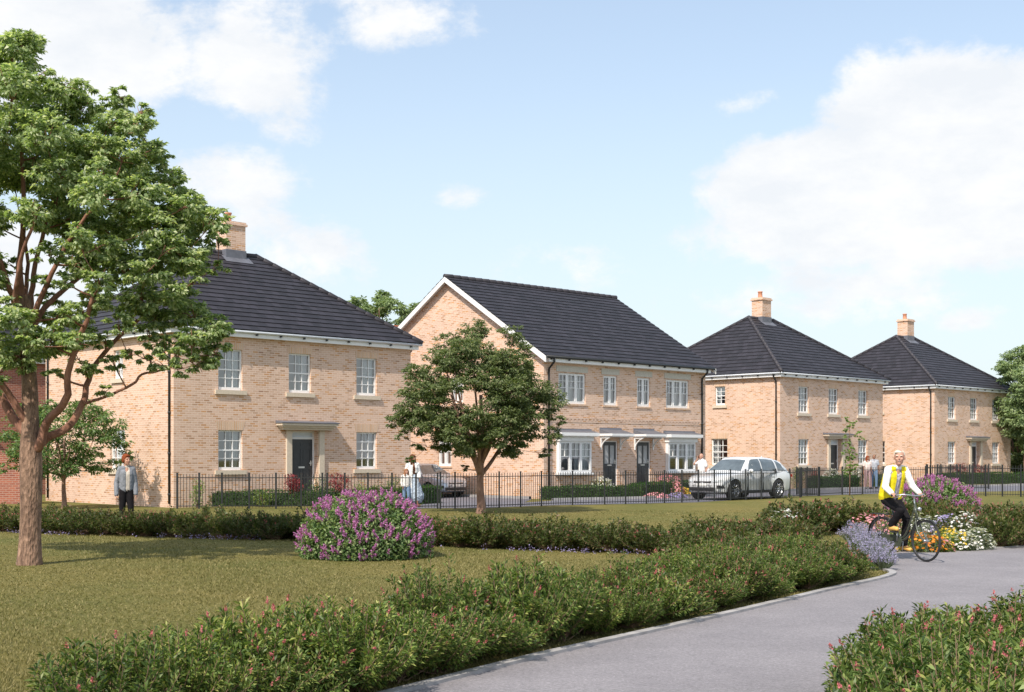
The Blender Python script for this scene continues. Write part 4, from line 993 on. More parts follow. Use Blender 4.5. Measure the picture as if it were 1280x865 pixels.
# ------------------------------------------------------------------ clipped hedges of the front gardens
def box_hedge(label, p, q, w, h, seed=0, lm='leaf_box'):
    p, q = Vector((p[0], p[1], 0)), Vector((q[0], q[1], 0)); L = (q-p).length; a = math.atan2((q-p).y, (q-p).x)
    t = thing('clipped_hedge', label, 'hedge', p, a, 'clipped hedges of the front gardens'); rg = np.random.default_rng(seed+900)
    mb = MB(); mb.box(.05, L-.05, .05, w-.05, 0, h-.05); mb.build('inner_twigs', M['darkleaf'], t)
    areas = [('f', L*h), ('b', L*h*.5), ('t', L*w), ('l', w*h), ('r', w*h)]; pts, nn = [], []
    for s, A in areas:
        n = int(A*650); u, v = rg.uniform(0, 1, n), rg.uniform(0, 1, n)
        if s in 'fb': P = np.stack([u*L, np.full(n, 0. if s == 'f' else w), v*h], 1); nv = (0, -1 if s == 'f' else 1, .35)
        elif s == 't': P = np.stack([u*L, v*w, np.full(n, h)], 1); nv = (0, 0, 1)
        else: P = np.stack([np.full(n, 0. if s == 'l' else L), u*w, v*h], 1); nv = (-1 if s == 'l' else 1, 0, .35)
        pts.append(P+rg.normal(size=(n, 3))*.028); nn.append(np.tile(nv, (n, 1)))
    P = np.concatenate(pts); Nn = np.concatenate(nn); n = len(P)
    P[:, 2] *= 1+.05*np.sin(P[:, 0]*2.3+seed)
    np_mesh('foliage', leaves(P, Nn*.5+rg.normal(size=(n, 3))*.8, Nn+rg.normal(size=(n, 3))*.5, .055*rg.uniform(.7, 1.2, n), .03, rng=rg), 4, M[lm], t); return t
box_hedge('clipped hedge inside the railings below the left window of the nearest house', at(226, 633.5), at(405, 632.5), .55, .50, 1)
box_hedge('clipped hedge inside the railings to the right of the nearest door', at(415, 631), at(512, 628), .55, .50, 2)
box_hedge('short clipped hedge at the drive corner, behind the mother and child', at(524, 630.5), at(552, 629), .8, .62, 3)
box_hedge('clipped hedge below the left bay window of the gabled pair', at(683, 625), at(800, 623.2), .6, .50, 4)
box_hedge('short clipped hedge below the right door of the gabled pair', at(803, 622.0), at(842, 620.8), .9, .56, 5)
box_hedge('short clipped hedge just left of the front of the white car', at(856, 620), at(885, 619), .6, .6, 6)
box_hedge('clipped hedge right of the white car, in front of the third house', (C3.x+dF.x*.4-dS.x*2.0, C3.y+dF.y*.4-dS.y*2.0), (C3.x+dF.x*4.3-dS.x*2.0, C3.y+dF.y*4.3-dS.y*2.0), .7, .62, 7)
box_hedge('clipped hedge between the door path and the couple, at the third house', at(1016, 610.6), at(1076, 609.6), .7, .62, 8)
box_hedge('clipped hedge just right of the walking couple', at(1099, 609.0), at(1118, 608.6), .7, .66, 9)
box_hedge('long clipped hedge in front of the last house', at(1176, 605.6), at(1264, 604.8), .8, .66, 10)
box_hedge('clipped hedge beyond the last house, by the right edge', at(1272, 604.6), at(1330, 604), .8, .66, 11)

def fluffy(label, px, py, Y, w, h, lm, seed, name='garden_shrub', fm=None, stemmed=False, group='garden shrubs in front of the houses', dens=1.0):
    b = Vector(((px-640)/F*Y, Y, 0)); t = thing(name, label, 'shrub', b, 0, group); rg = np.random.default_rng(seed+40); rn = random.Random(seed)
    n = int(900*dens); d = rdirs(n, rg); k = rg.uniform(.3, 1, (n, 1)); z0 = h*.5 if not stemmed else h*.66; hz_ = h*.5 if not stemmed else h*.34
    p = d*k*np.array([w, w, hz_])+np.array([0, 0, z0]); p += np.array([[.12*w*math.sin(q[2]*9+q[0]*7)] for q in p])*d; l = .075*rg.uniform(.6, 1.2, n)
    np_mesh('foliage', leaves(p, d+rg.normal(size=(n, 3))*.6, rg.normal(size=(n, 3))*.5+np.array([0, -.2, 1]), l, l*.45, rng=rg), 4, M[lm], t)
    mb = MB()
    for i in range(7): mb.tube(bez((rn.gauss(0, .03), rn.gauss(0, .03), 0), (rn.uniform(-.6, .6)*w, rn.uniform(-.6, .6)*w, h*rn.uniform(.6, .9)), (0, 0, 0), 4), [.014, .01, .007, .004], seg=5)
    mb.build('stems', M['twig'], t)
    if fm:
        m_ = 60; d = rdirs(m_*3, rg); d = d[(d[:, 2] > .0)][:m_]; FV = []
        c_ = d*np.array([w, w, hz_])*1.02+np.array([0, 0, z0])
        for j in range(9): FV.append(leaves(c_+rg.normal(size=c_.shape)*.03, rg.normal(size=c_.shape), rg.normal(size=c_.shape)+d, .05, .045, rng=rg))
        np_mesh('flowers', np.concatenate(FV), 4, M[fm], t)
fluffy('crimson-leaved shrub left of the nearest front door', 366, 0, 44.6, .34, 1.12, 'leaf_red', 1, stemmed=True)
fluffy('wide crimson-leaved shrub right of the nearest front door', 424, 0, 46.0, .50, 1.15, 'leaf_red', 2, stemmed=True)
fluffy('rounded green bush just right of the nearest front door', 398, 0, 45.2, .52, 1.0, 'leaf_box', 3)
fluffy('thin pale green shrub below the left window of the nearest house', 247, 0, 42.9, .26, 1.0, 'leaf_lime', 4, dens=.5)
fluffy('pale green shrub right of the crimson ones, nearest house', 450, 0, 46.5, .36, .85, 'leaf_lime', 5, dens=.6)
fluffy('green bush below the right window of the nearest house', 492, 0, 47.5, .42, 1.0, 'leaf_young', 6, dens=.8)
fluffy('low green bush between the pale shrub and the right window, nearest house', 470, 0, 47.0, .36, .75, 'leaf_shrub', 7)
fluffy('low olive bush between the left window and the nearest door', 330, 0, 44.0, .5, .62, 'leaf_shrub', 8)
fluffy('white-flowering bush left of the first dark door of the pair', 751, 0, 53.8, .48, .82, 'leaf_shrub', 9, fm='f_white')
fluffy('rounded bush with pale flowers left of the right bay window of the pair', 835, 0, 56.2, .58, .9, 'leaf_box', 10, fm='f_rose')
fluffy('white-flowering bush left of the door of the third house', 1040, 0, 68.5, .5, 1.0, 'leaf_box', 11, fm='f_white')
fluffy('white-flowering bush right of the slim sapling', 1070, 0, 70.0, .5, 1.0, 'leaf_box', 12, fm='f_white')
fluffy('crimson shrub at the corner of the third house, behind the railing gate', 1018, 0, 68.5, .3, .95, 'leaf_red', 13)
fluffy('tall pale shrub in front of the third house, left of its first window', 998, 0, 66.2, .4, 1.2, 'leaf_young', 14)
fluffy('crimson shrub in front of the last house, left of its door', 1201, 0, 79.5, .55, 1.35, 'leaf_red', 15, stemmed=True)
fluffy('crimson shrub in front of the last house, right of its door', 1226, 0, 82.0, .6, 1.2, 'leaf_red', 16, stemmed=True)
fluffy('grey-green shrub right of the walking couple', 1106, 0, 69.0, .5, 1.15, 'leaf_grey', 17)
for (px, py, w_, h_, fm, lab) in [(808, 618.5, .35, .5, 'f_orange', 'orange flower clump in front of the short hedge of the pair'), (820, 622.6, .5, .22, 'f_rose', 'low rose-pink flower drift at the road edge, left of the parked car'), (847, 620.8, .3, .62, 'f_rose', 'pink flower clump beside the right bay window'), (846, 622.4, .4, .22, 'f_mauve', 'low violet flower drift at the road edge by the parked car'), (853, 620.5, .35, .4, 'f_yellow', 'yellow flower clump between the pink one and the parked car')]:
    pl(px, py, 'flowering_plant', lab, w_, h_, 'leaf_shrub', fm, nl=250, nf=120, fsize=.05)

# ------------------------------------------------------------------ grass blades on the near lawn
rg = np.random.default_rng(5); n = 560000
y = 6.5+ (41-6.5)*rg.uniform(0, 1, n)**1.25; x = rg.uniform(-1, 1, n)*(.42*y+.3)
keep = ~inpoly(x, y, PATH) & ~((x > .8) & (y < 12.4)); x, y = x[keep], y[keep]; n = len(x)
keep = rg.uniform(0, 1, n) < np.clip(1.2-.03*y, .25, 1); x, y = x[keep], y[keep]; n = len(x)
a = rg.uniform(0, 6.283, n); hgt = rg.uniform(.012, .032, n)*(1+.3*np.sin(x*1.3+y*.7)); wd = .0026+.00024*y
dx, dy = np.cos(a), np.sin(a); ln = rg.normal(size=(n, 2))*.018
b0 = np.stack([x-dx*wd, y-dy*wd, np.zeros(n)], 1); b1 = np.stack([x+dx*wd, y+dy*wd, np.zeros(n)], 1); tp = np.stack([x+ln[:, 0], y+ln[:, 1], hgt], 1)
M['blade'] = leafmat('grass_blade', [(0, (.105, .10, .034)), (.35, (.17, .155, .053)), (.7, (.24, .207, .083)), (1, (.34, .285, .135))], rough=.7, trans=.25)
tag(np_mesh('grass', np.stack([b0, b1, tp], 1), 3, M['blade']), 'short olive and straw coloured blades of the mown lawn', 'grass', kind='stuff')

# ------------------------------------------------------------------ garden wall and fences
gw = MB(); wx = 7.5; wall_panel(gw, (0, 0), (1, 0), (0, 1), 0, wx, 0, 1.78, []); wall_panel(gw, (0, .22), (1, 0), (0, -1), 0, wx, 0, 1.78, []); wall_panel(gw, (wx, 0), (0, 1), (-1, 0), 0, .22, 0, 1.78, [], uo=.1)
wt = thing('garden_wall', 'red brick garden wall joining the side of the nearest house at the left edge', 'wall', (at(51, 629.8)-Vector((7.6, -.1, 0))), R(-2))
gw.build('wall', M['redbrick'], wt); cp = MB()
x = -.02
while x < wx: cp.box(x, min(x+.068, wx+.02), -.015, .235, 1.783, 1.90); x += .078
cp.build('coping', M['redbrick'], wt)

def railing(name, label, pts, h, post_every=None, posts=None, group='black metal railings along the lawn edge', pick=.105, cat='fence', post=.055):
    """pts: ground points; posts stand at every point of pts; pickets between"""
    P = [Vector((p[0], p[1], 0)) for p in pts]; t = thing(name, label, cat, P[0], 0, group); O = P[0]
    for p in P:
        q = p-O; mb = MB(); mb.box(q.x-post/2, q.x+post/2, q.y-post/2, q.y+post/2, -.02, h+.03); mb.box(q.x-post/2-.006, q.x+post/2+.006, q.y-post/2-.006, q.y+post/2+.006, h+.031, h+.045); mb.build('post', M['black'], t)
    for a, b_ in zip(P[:-1], P[1:]):
        L = (b_-a).length; d = (b_-a)/L; Mx = Matrix(((d.x, -d.y, 0, a.x-O.x), (d.y, d.x, 0, a.y-O.y), (0, 0, 1, 0), (0, 0, 0, 1))); mb = MB(); k0 = post/2+.002
        if L < .2: continue
        mb.box(k0, L-k0, -.018, .018, h-.13, h-.105, M=Mx); mb.box(k0, L-k0, -.018, .018, .08, .105, M=Mx)
        n = max(1, round(L/pick))
        for i in range(1, n):
            x = L*i/n; mb.box(x-.0075, x+.0075, -.0075, .0075, .04, h-.131, M=Mx); mb.box(x-.0075, x+.0075, -.0075, .0075, h-.104, h, M=Mx)
        mb.build('railing_panel', M['black'], t)
    return t
def px_posts(xs, ys): return [at(x, y) for x, y in zip(xs, ys)]
railing('metal_fence', 'black railings in front of the nearest house, from its corner pipe to the drive', px_posts([221.6, 249, 277.5, 311.5, 345, 376.5, 403, 409, 431, 460, 490, 520, 547], [636]*7+[636.2]*6), 1.12)
railing('metal_fence', 'black railings behind the round-headed tree and on past the white car', px_posts([550.5, 568.8, 597, 624, 650.8, 676.8, 715.7, 755.8, 782, 808, 830.6, 852.4, 873, 893, 913, 932, 951.5, 969.4, 987, 1000],
        [636.5, 636.3, 635.6, 634.8, 634, 632.8, 631.6, 630.8, 630.3, 629.8, 629, 628.2, 627.2, 626.3, 625.7, 625, 624.2, 623.3, 622.5, 621.9]), 1.15)
gA, gB = at(1001.5, 621.5), at(1023, 620.2)
railing('metal_gate', 'left leaf of the open black gate right of the white car', [gA, gA+Vector((1.15, 1.7, 0))], 1.2, cat='gate', group='open gate leaves')
railing('metal_gate', 'right leaf of the open black gate, nearer the slim sapling', [gB, gB+Vector((-.35, .55, 0)), gB+Vector((-.5, 1.9, 0))], 1.2, cat='gate', group='open gate leaves')
railing('metal_fence', 'black railings behind the slim sapling and the cyclist', px_posts([1024, 1053, 1078, 1104, 1131, 1157], [620, 618.4, 617.8, 617.2, 616.8, 616.4]), 1.2)
railing('metal_fence', 'black railings at the right edge, behind the far purple dome', px_posts([1159, 1172, 1188, 1200, 1212, 1232, 1253, 1276, 1300, 1326], [619.2, 619.4, 619.7, 619.8, 620, 620.3, 620.6, 621, 621.3, 621.6]), 1.3, pick=.1)
railing('metal_fence', 'second black railings right behind the dome, on the far side of the road', px_posts([1158, 1176, 1196, 1216, 1236], [612.5, 612.2, 611.9, 611.5, 611.2]), 1.25)

# ------------------------------------------------------------------ cars
M['silver'] = plain('pale_silver_car_paint', (.52, .58, .66), .25, metal=.3, var=.03, coat=1.0)
M['carwhite'] = plain('white_car_paint', (.70, .715, .735), .22, var=.02, coat=1.0)
M['tyre'] = plain('tyre_rubber', (.022, .022, .024), .75, var=.2)
M['rim'] = plain('alloy_rim', (.42, .43, .45), .25, metal=.8, var=.05)
M['trim'] = plain('black_plastic_trim', (.03, .03, .033), .5, var=.1)
M['lamp'] = plain('headlamp_lens', (.62, .66, .70), .08, var=.1, coat=1)
M['tint'] = plain('tinted_car_window', (.10, .125, .14), .06, var=.3, scale=3, coat=1.0)
M['plate'] = plain('number_plate', (.75, .75, .72), .4, var=.02)
def apply_mods(o):
    dg = bpy.context.evaluated_depsgraph_get(); dg.update(); ev = o.evaluated_get(dg); me = bpy.data.meshes.new_from_object(ev)
    old = o.data; o.modifiers.clear(); o.data = me; bpy.data.meshes.remove(old); return o
def interp(x, xs, ys):
    return float(np.interp(x, xs, ys))
def recalc(o):
    import bmesh
    bm = bmesh.new(); bm.from_mesh(o.data); bmesh.ops.remove_doubles(bm, verts=bm.verts, dist=1e-5); bmesh.ops.recalc_face_normals(bm, faces=bm.faces); bm.to_mesh(o.data); bm.free()
def make_car(label, paint, loc, rz, scale=(1, 1, 1), wheel_r=.385):
    t = thing('parked_car', label, 'car', loc, rz); t.scale = scale
    XS = [-2.40, -2.34, -2.2, -1.9, -1.34, -.7, 0, .7, 1.1, 1.53, 1.9, 2.12, 2.28, 2.36, 2.40]
    top = [.62, .95, 1.10, 1.12, 1.11, 1.09, 1.07, 1.06, 1.05, 1.01, .95, .90, .84, .76, .62]
    hw = [.55, .80, .90, .94, .965, .955, .95, .95, .955, .965, .93, .86, .74, .62, .48]
    bot = [.45, .36, .30, .27, .26, .26, .26, .26, .26, .26, .26, .27, .30, .34, .42]
    def ring(x):
        zt, w_, zb = interp(x, XS, top), interp(x, XS, hw), interp(x, XS, bot)
        zm = zb+(zt-zb)*.52; half = [(0, zb), (w_*.82, zb), (w_*.95, zb+.06), (w_*.975, zb+.16), (w_*.985, zm-.1), (w_, zm+.04), (w_*.985, zt-.16), (w_*.95, zt-.05), (w_*.88, zt-.005), (w_*.5, zt+.02), (0, zt+.03)]
        return [Vector((x, y, z)) for y, z in half]+[Vector((x, -y, z)) for y, z in half[-2:0:-1]]
    xs = sorted(set([-2.4+4.8*i/60 for i in range(61)]+XS)); mb = MB(); rings = [ring(x) for x in xs]; n = len(rings[0])
    for i in range(len(rings)-1):
        for k in range(n):
            k2 = (k+1) % n; mb.f.append((i*n+k, i*n+k2, (i+1)*n+k2, (i+1)*n+k)); mb.uv += [(0, 0)]*4; mb.mi.append(0)
    for r in rings: mb.v += [tuple(p) for p in r]
    mb.f.append(tuple(range(n))[::-1]); mb.uv += [(0, 0)]*n; mb.mi.append(0); o0 = (len(rings)-1)*n; mb.f.append(tuple(range(o0, o0+n))); mb.uv += [(0, 0)]*n; mb.mi.append(0)
    body = mb.build('body', M[paint], t); recalc(body)
    cut = []
    for ax in (1.53, -1.34):
        c = MB(); c.tube([(ax, -1.2, wheel_r), (ax, 1.2, wheel_r)], wheel_r+.055, seg=40)
        co_ = c.build('cutter', None, t); recalc(co_); cut.append(co_); bo = body.modifiers.new('b', 'BOOLEAN'); bo.operation = 'DIFFERENCE'; bo.object = co_; bo.solver = 'EXACT'
    apply_mods(body)
    for c in cut: KIDS[t.name].remove(c); bpy.data.objects.remove(c)
    body.data.materials.clear(); body.data.materials.append(M[paint]); body.data.materials.append(M['trim'])
    for pf in body.data.polygons: pf.material_index = 1 if any(math.hypot(pf.center.x-ax, pf.center.z-wheel_r) < wheel_r+.053 for ax in (1.53, -1.34)) else 0
    body.data.polygons.foreach_set('use_smooth', [True]*len(body.data.polygons)); body.data.set_sharp_from_angle(angle=R(38))
    # underside / arch liners
    ul = MB(); ul.box(-1.9, 2.0, -.62, .62, .24, .85)
    ul.build('underbody', M['trim'], t)
    # greenhouse
    GX = [-2.25, -2.05, -1.75, -1.3, -.8, -.3, .15, .35, .65, .95, 1.08]; GR = [1.10, 1.32, 1.50, 1.60, 1.645, 1.66, 1.64, 1.59, 1.38, 1.14, 1.04]
    def gsec(x, o_=0.0):
        zr_ = interp(x, GX, GR); zb = 1.03; f = min(1, (zr_-zb)/.55); wb = .90-.0*x; 
        if x > .3: wb = .88
        if x < -1.8: wb = .90-.12*(-1.8-x)/.45
        wt_ = wb-.24*f
        pts = [(wb+o_, zb), (wb-.06*f+o_, zb+(zr_-zb)*.35), (wb-.15*f+o_, zb+(zr_-zb)*.72), (wt_+o_*.7, zr_-.055*f+o_*.3), (wt_-.09, zr_+o_), (wt_*.5, zr_+.018+o_), (0, zr_+.024+o_)]
        return [Vector((x, y, z)) for y, z in pts]
    gx = sorted(set([-2.25+(3.33)*i/44 for i in range(45)]+GX)); sec = [gsec(x) for x in gx]; mb = MB()
    for i in range(len(gx)-1):
        for k in range(6):
            a, b_, c, d = sec[i][k], sec[i][k+1], sec[i+1][k+1], sec[i+1][k]
            mb.face([a, d, c, b_]); m_ = lambda p: Vector((p.x, -p.y, p.z)); mb.face([m_(a), m_(b_), m_(c), m_(d)])
    cb = mb.build('cabin', M[paint], t, smooth=True)
    def patch(name, mat, x0, x1, k0, k1, sides, slant0=0, slant1=0, off_=.006):
        p = MB(); nx = 10
        for s in sides:
            for i in range(nx):
                for k in range(6):
                    if k+1 <= k0 or k >= k1: continue
                    ka, kb = max(k, k0), min(k+1, k1)
                    def P(u, kk):
                        f = (kk-k0)/(k1-k0); x = (x0+slant0*f)+(x1+slant1*f-x0-slant0*f)*u; S = gsec(x, off_); q = S[int(min(kk, 5.999))].lerp(S[int(min(kk, 5.999))+1], kk-int(min(kk, 5.999))); return Vector((q.x, q.y*s, q.z))
                    u0, u1 = i/nx, (i+1)/nx; p.face([P(u0, ka), P(u1, ka), P(u1, kb), P(u0, kb)])
        return p.build(name, M[mat], t, smooth=True)
    for s in (1, -1):
        patch('side_window', 'tint', -.28, .68, .35, 2.85, (s,), slant1=-.42)
        patch('side_window', 'tint', -1.28, -.34, .35, 2.85, (s,), slant0=.05)
        patch('side_window', 'tint', -1.92, -1.36, .5, 2.8, (s,), slant0=.34)
    patch('windscreen', 'tint', .42, .98, 3.6, 6, (1, -1)); patch('rear_window', 'tint', -2.2, -1.86, 3.6, 6, (1, -1))
    # nose
    def nose(name, mat, y0, y1, z0, z1, dx=.012, n_=12):
        p = MB()
        def X(y, z):   # first x (from the front) whose ring contains the point
            x = 2.40
            while x > 1.6:
                w_ = interp(x, XS, hw)*.98; zt = interp(x, XS, top)-.02; zb = interp(x, XS, bot)
                if abs(y) <= w_ and zb <= z <= zt: return x
                x -= .01
            return x
        for i in range(n_):
            ya, yb = y0+(y1-y0)*i/n_, y0+(y1-y0)*(i+1)/n_
            for j in range(3):
                za, zb_ = z0+(z1-z0)*j/3, z0+(z1-z0)*(j+1)/3
                p.face([(X(ya, za)+dx, ya, za), (X(yb, za)+dx, yb, za), (X(yb, zb_)+dx, yb, zb_), (X(ya, zb_)+dx, ya, zb_)])
        return p.build(name, M[mat], t)
    gr = nose('grille', 'trim', -.42, .42, .66, .79, .016); nose('grille_bar', 'chrome', -.42, .42, .715, .73, .022)
    nose('lower_intake', 'trim', -.62, .62, .36, .50, .02); nose('bumper_insert', 'rim', -.50, .50, .335, .355, .022)
    for s in (1, -1):
        nose('headlight', 'lamp', s*.45, s*.84, .70, .79, .022); nose('corner_intake', 'trim', s*.66, s*.86, .46, .58, .022)
        mr_ = MB(); mr_.lathe([(.001, -.09), (.06, -.07), (.085, 0), (.06, .07), (.001, .09)], (.62, s*1.02, 1.12), axis='y', seg=12); mr_.box(.58, .66, min(s*.87, s*.98), max(s*.87, s*.98), 1.08, 1.11); mr_.build('wing_mirror', M[paint], t, smooth=True)
        # side cladding, door gaps and handles follow the flank
        sd_ = MB(); sd_.box(-.86, 1.05, min(s*.90, s*.958), max(s*.90, s*.958), .27, .37); sd_.build('sill_trim', M['trim'], t)
        for xg in (.72, -.30, -1.05):
            d_ = MB(); d_.box(xg-.005, xg+.005, min(s*.90, s*.957), max(s*.90, s*.957), .37, 1.02); d_.build('door_gap', M['trim'], t)
        for xg in (-.15, -.98):
            d_ = MB(); d_.box(xg-.1, xg+.1, min(s*.93, s*.962), max(s*.93, s*.962), .86, .89); d_.build('door_handle', M['chrome'], t)
        tl_ = MB(); tl_.box(-2.40, -2.2, min(s*.62, s*.88), max(s*.62, s*.88), .86, .96); tl_.build('tail_light', M['redlamp'], t)
        for ax in (1.53, -1.34):
            wc = (ax, s*.83, wheel_r)
            w_ = MB(); r_ = wheel_r; k = s
            w_.lathe([(r_*.70, -.12*k), (r_*.93, -.125*k), (r_, -.10*k), (r_, .10*k), (r_*.93, .125*k), (r_*.70, .12*k)], wc, axis='y', seg=36); tyre = w_.build('wheel', M['tyre'], t, smooth=True)
            rm = MB(); rm.lathe([(r_*.70, .12*k), (r_*.73, .10*k), (r_*.66, .085*k), (r_*.64, -.1*k)], wc, axis='y', seg=36)
            for i in range(10):
                a = i*2*math.pi/10; c_, s_ = math.cos(a), math.sin(a); da = .06
                p0 = Vector((wc[0]+.05*math.cos(a), wc[1]+.09*k, wc[2]+.05*math.sin(a))); p1 = Vector((wc[0]+r_*.68*math.cos(a+da), wc[1]+.10*k, wc[2]+r_*.68*math.sin(a+da)))
                rm.tube([p0, p1], [.022, .014], seg=5)
            rm.lathe([(.001, .11*k), (.05, .105*k), (.06, .08*k)], wc, axis='y', seg=12); rm.build('rim', M['rim'], tyre, smooth=True)
            bk = MB(); bk.lathe([(.001, .03*k), (r_*.64, .03*k), (r_*.64, .02*k), (.001, .02*k)], wc, axis='y', seg=24); bk.build('brake_disc', M['trim'], tyre)
    nose('number_plate', 'plate', -.26, .26, .555, .64, .024)
    an = MB(); an.prism([(-1.55, 1.60), (-1.38, 1.60), (-1.52, 1.70)], -.012, .012, 'y'); an.build('roof_antenna', M[paint], t)
    return t
M['redlamp'] = plain('tail_lamp', (.35, .01, .01), .15, var=.1, coat=1)
ca = R(44); hd = Vector((-math.sin(R(46)), -math.cos(R(46)), 0))
fw = at(930, 625.2); cc = fw-hd*1.53; left = Vector((-hd.y, hd.x, 0)); cc = cc-left*.83+Vector((-.42, 0, 0))
make_car('silvery white car parked on the road with its nose to the left', 'carwhite', (cc.x, cc.y, 0), math.atan2(hd.y, hd.x))
cc2 = Vector((-3.75, 55.2, 0))
make_car('pale silver car parked in the drive between the two nearest houses, behind the mother', 'silver', cc2, R(134-180), scale=(.88, .92, .84), wheel_r=.36)

# ------------------------------------------------------------------ people (one remeshed skin each; clothes and hair as children)
class Blob:
    def __init__(s): s.v = []; s.f = []
    def _grid(s, rings, seg):
        n = len(s.v); m_ = len(rings)
        s.v.append(tuple(rings[0][0]));
        for r in rings[1:-1]: s.v += [tuple(p) for p in r]
        s.v.append(tuple(rings[-1][0])); last = len(s.v)-1
        for k in range(seg): s.f.append((n, n+1+(k+1) % seg, n+1+k))
        for i in range(m_-3):
            for k in range(seg):
                a = n+1+i*seg; s.f.append((a+k, a+(k+1) % seg, a+seg+(k+1) % seg, a+seg+k))
        a = n+1+(m_-3)*seg
        for k in range(seg): s.f.append((a+k, a+(k+1) % seg, last))
    def cap(s, p, q, r1, r2=None, seg=14, flat=1.0, fdir=None):
        p, q = Vector(p), Vector(q); r2 = r1 if r2 is None else r2; d = q-p; L = max(d.length, 1e-5); d = d/L
        u = Vector(fdir) - d*d.dot(Vector(fdir)) if fdir is not None else d.orthogonal(); u.normalize(); w_ = d.cross(u)
        prof = [(0, -r1)]+[(r1*math.sin(a), -r1*math.cos(a)) for a in (.5, 1.05)]+[(r1, 0), ((r1+r2)/2, L/2), (r2, L)]+[(r2*math.cos(a), L+r2*math.sin(a)) for a in (.5, 1.05)]+[(0, L+r2)]
        s._grid([[p+d*h+(u*math.cos(2*math.pi*k/seg)*flat+w_*math.sin(2*math.pi*k/seg))*r for k in range(seg)] for r, h in prof], seg); return s
    def chain(s, pts, rs, **k):
        for a, b_, r1, r2 in zip(pts[:-1], pts[1:], rs[:-1], rs[1:]): s.cap(a, b_, r1, r2, **k)
        return s
    def ell(s, c, rad, M3=None, seg=16):
        c = Vector(c); M3 = M3 or Matrix.Identity(3); n = 9
        s._grid([[c+M3 @ Vector((rad[0]*math.sin(t)*math.cos(2*math.pi*k/seg), rad[1]*math.sin(t)*math.sin(2*math.pi*k/seg), -rad[2]*math.cos(t))) for k in range(seg)] for t in [math.pi*i/n for i in range(n+1)]], seg); return s
    def solid(s, name, mat, parent, vox=.008, smooth=6, keep=None, mats=None, paint=None, noise=0):
        me = bpy.data.meshes.new(name); me.from_pydata(s.v, [], s.f); o = bpy.data.objects.new(name, me); C.objects.link(o)
        m1 = o.modifiers.new('r', 'REMESH'); m1.mode = 'VOXEL'; m1.voxel_size = vox; m1.use_smooth_shade = True
        m2 = o.modifiers.new('s', 'SMOOTH'); m2.factor = .5; m2.iterations = smooth
        apply_mods(o); me = o.data; me.name = name
        if noise:
            co_ = np.empty(len(me.vertices)*3); me.vertices.foreach_get('co', co_); co_ = co_.reshape(-1, 3); nn = np.array([list(v.normal) for v in me.vertices])
            dd = np.array([mnoise.noise(Vector(p)*22)*.6+mnoise.noise(Vector(p)*60)*.4 for p in co_]); co_ += nn*(dd*noise)[:, None]; me.vertices.foreach_set('co', co_.ravel())
        if keep is not None:
            import bmesh
            bm = bmesh.new(); bm.from_mesh(me); bmesh.ops.delete(bm, geom=[f for f in bm.faces if not keep(f.calc_center_median())], context='FACES'); bm.to_mesh(me); bm.free()
        me.materials.clear()
        for m_ in ([mat]+(mats or [])): me.materials.append(m_)
        if paint is not None:
            for p in me.polygons: p.material_index = paint(p.center)
        me.polygons.foreach_set('use_smooth', [True]*len(me.polygons))
        if parent: o.parent = parent
        return o
def skinm(name, c): return plain(name, c, .5, var=.06, scale=12)
M['skin'] = skinm('skin_fair', (.50, .27, .19)); M['skin2'] = skinm('skin_brown', (.30, .15, .09)); M['lip'] = skinm('lips', (.45, .13, .11)); M['eye'] = plain('eye_dark', (.03, .02, .02), .2, var=.1); M['teeth'] = plain('smile', (.7, .66, .6), .3, var=.02)
def cloth(name, c, rough=.85, var=.15, scale=14): return plain(name, c, rough, var=var, scale=scale, bump=.25, spec=.15)
def head_frame(c, fwd, tilt=0):
    f_ = Vector(fwd).normalized(); u = Vector((0, 0, 1)); u = (u-f_*u.dot(f_)).normalized(); r_ = f_.cross(u); return Matrix((r_, f_, u)).transposed()  # columns: right, forward, up
def add_head(b, c, Mh, s=1.0):
    c = Vector(c); P = lambda x, y, z: c+Mh @ Vector((x, y, z))*s
    b.ell(P(0, -.012, .02), (.075*s, .095*s, .098*s), Mh)      # cranium
    b.ell(P(0, .015, -.035), (.060*s, .070*s, .080*s), Mh)     # face
    b.ell(P(0, .052, -.092), (.026*s, .026*s, .022*s), Mh)     # chin
    b.cap(P(0, .082, .012), P(0, .104, -.022), .008*s, .0135*s)  # nose
    b.ell(P(0, .083, -.056), (.022*s, .010*s, .008*s), Mh)     # mouth
    for k in (-1, 1):
        b.ell(P(.028*k, .074, .018), (.020*s, .010*s, .006*s), Mh)     # brow ridge
        b.ell(P(.036*k, .060, -.028), (.020*s, .020*s, .020*s), Mh)    # cheek
        b.ell(P(.077*k, -.005, -.012), (.009*s, .018*s, .030*s), Mh)   # ear
def face_paint(c, Mh, s=1.0, smile=False):
    c = Vector(c); Mi = Mh.inverted()
    def f(p):
        q = (Mi @ (p-c))/s
        if q.y > .055:
            if abs(abs(q.x)-.030) < .0125 and abs(q.z-.002) < .0055: return 1
            if abs(abs(q.x)-.030) < .017 and abs(q.z-.022) < .004: return 3
            if abs(q.x) < .027 and abs(q.z+.060-.25*abs(q.x)) < .0055: return 2 if not smile or abs(q.z+.060-.25*abs(q.x)) > .0028 or abs(q.x) > .018 else 4
        return 0
    return f
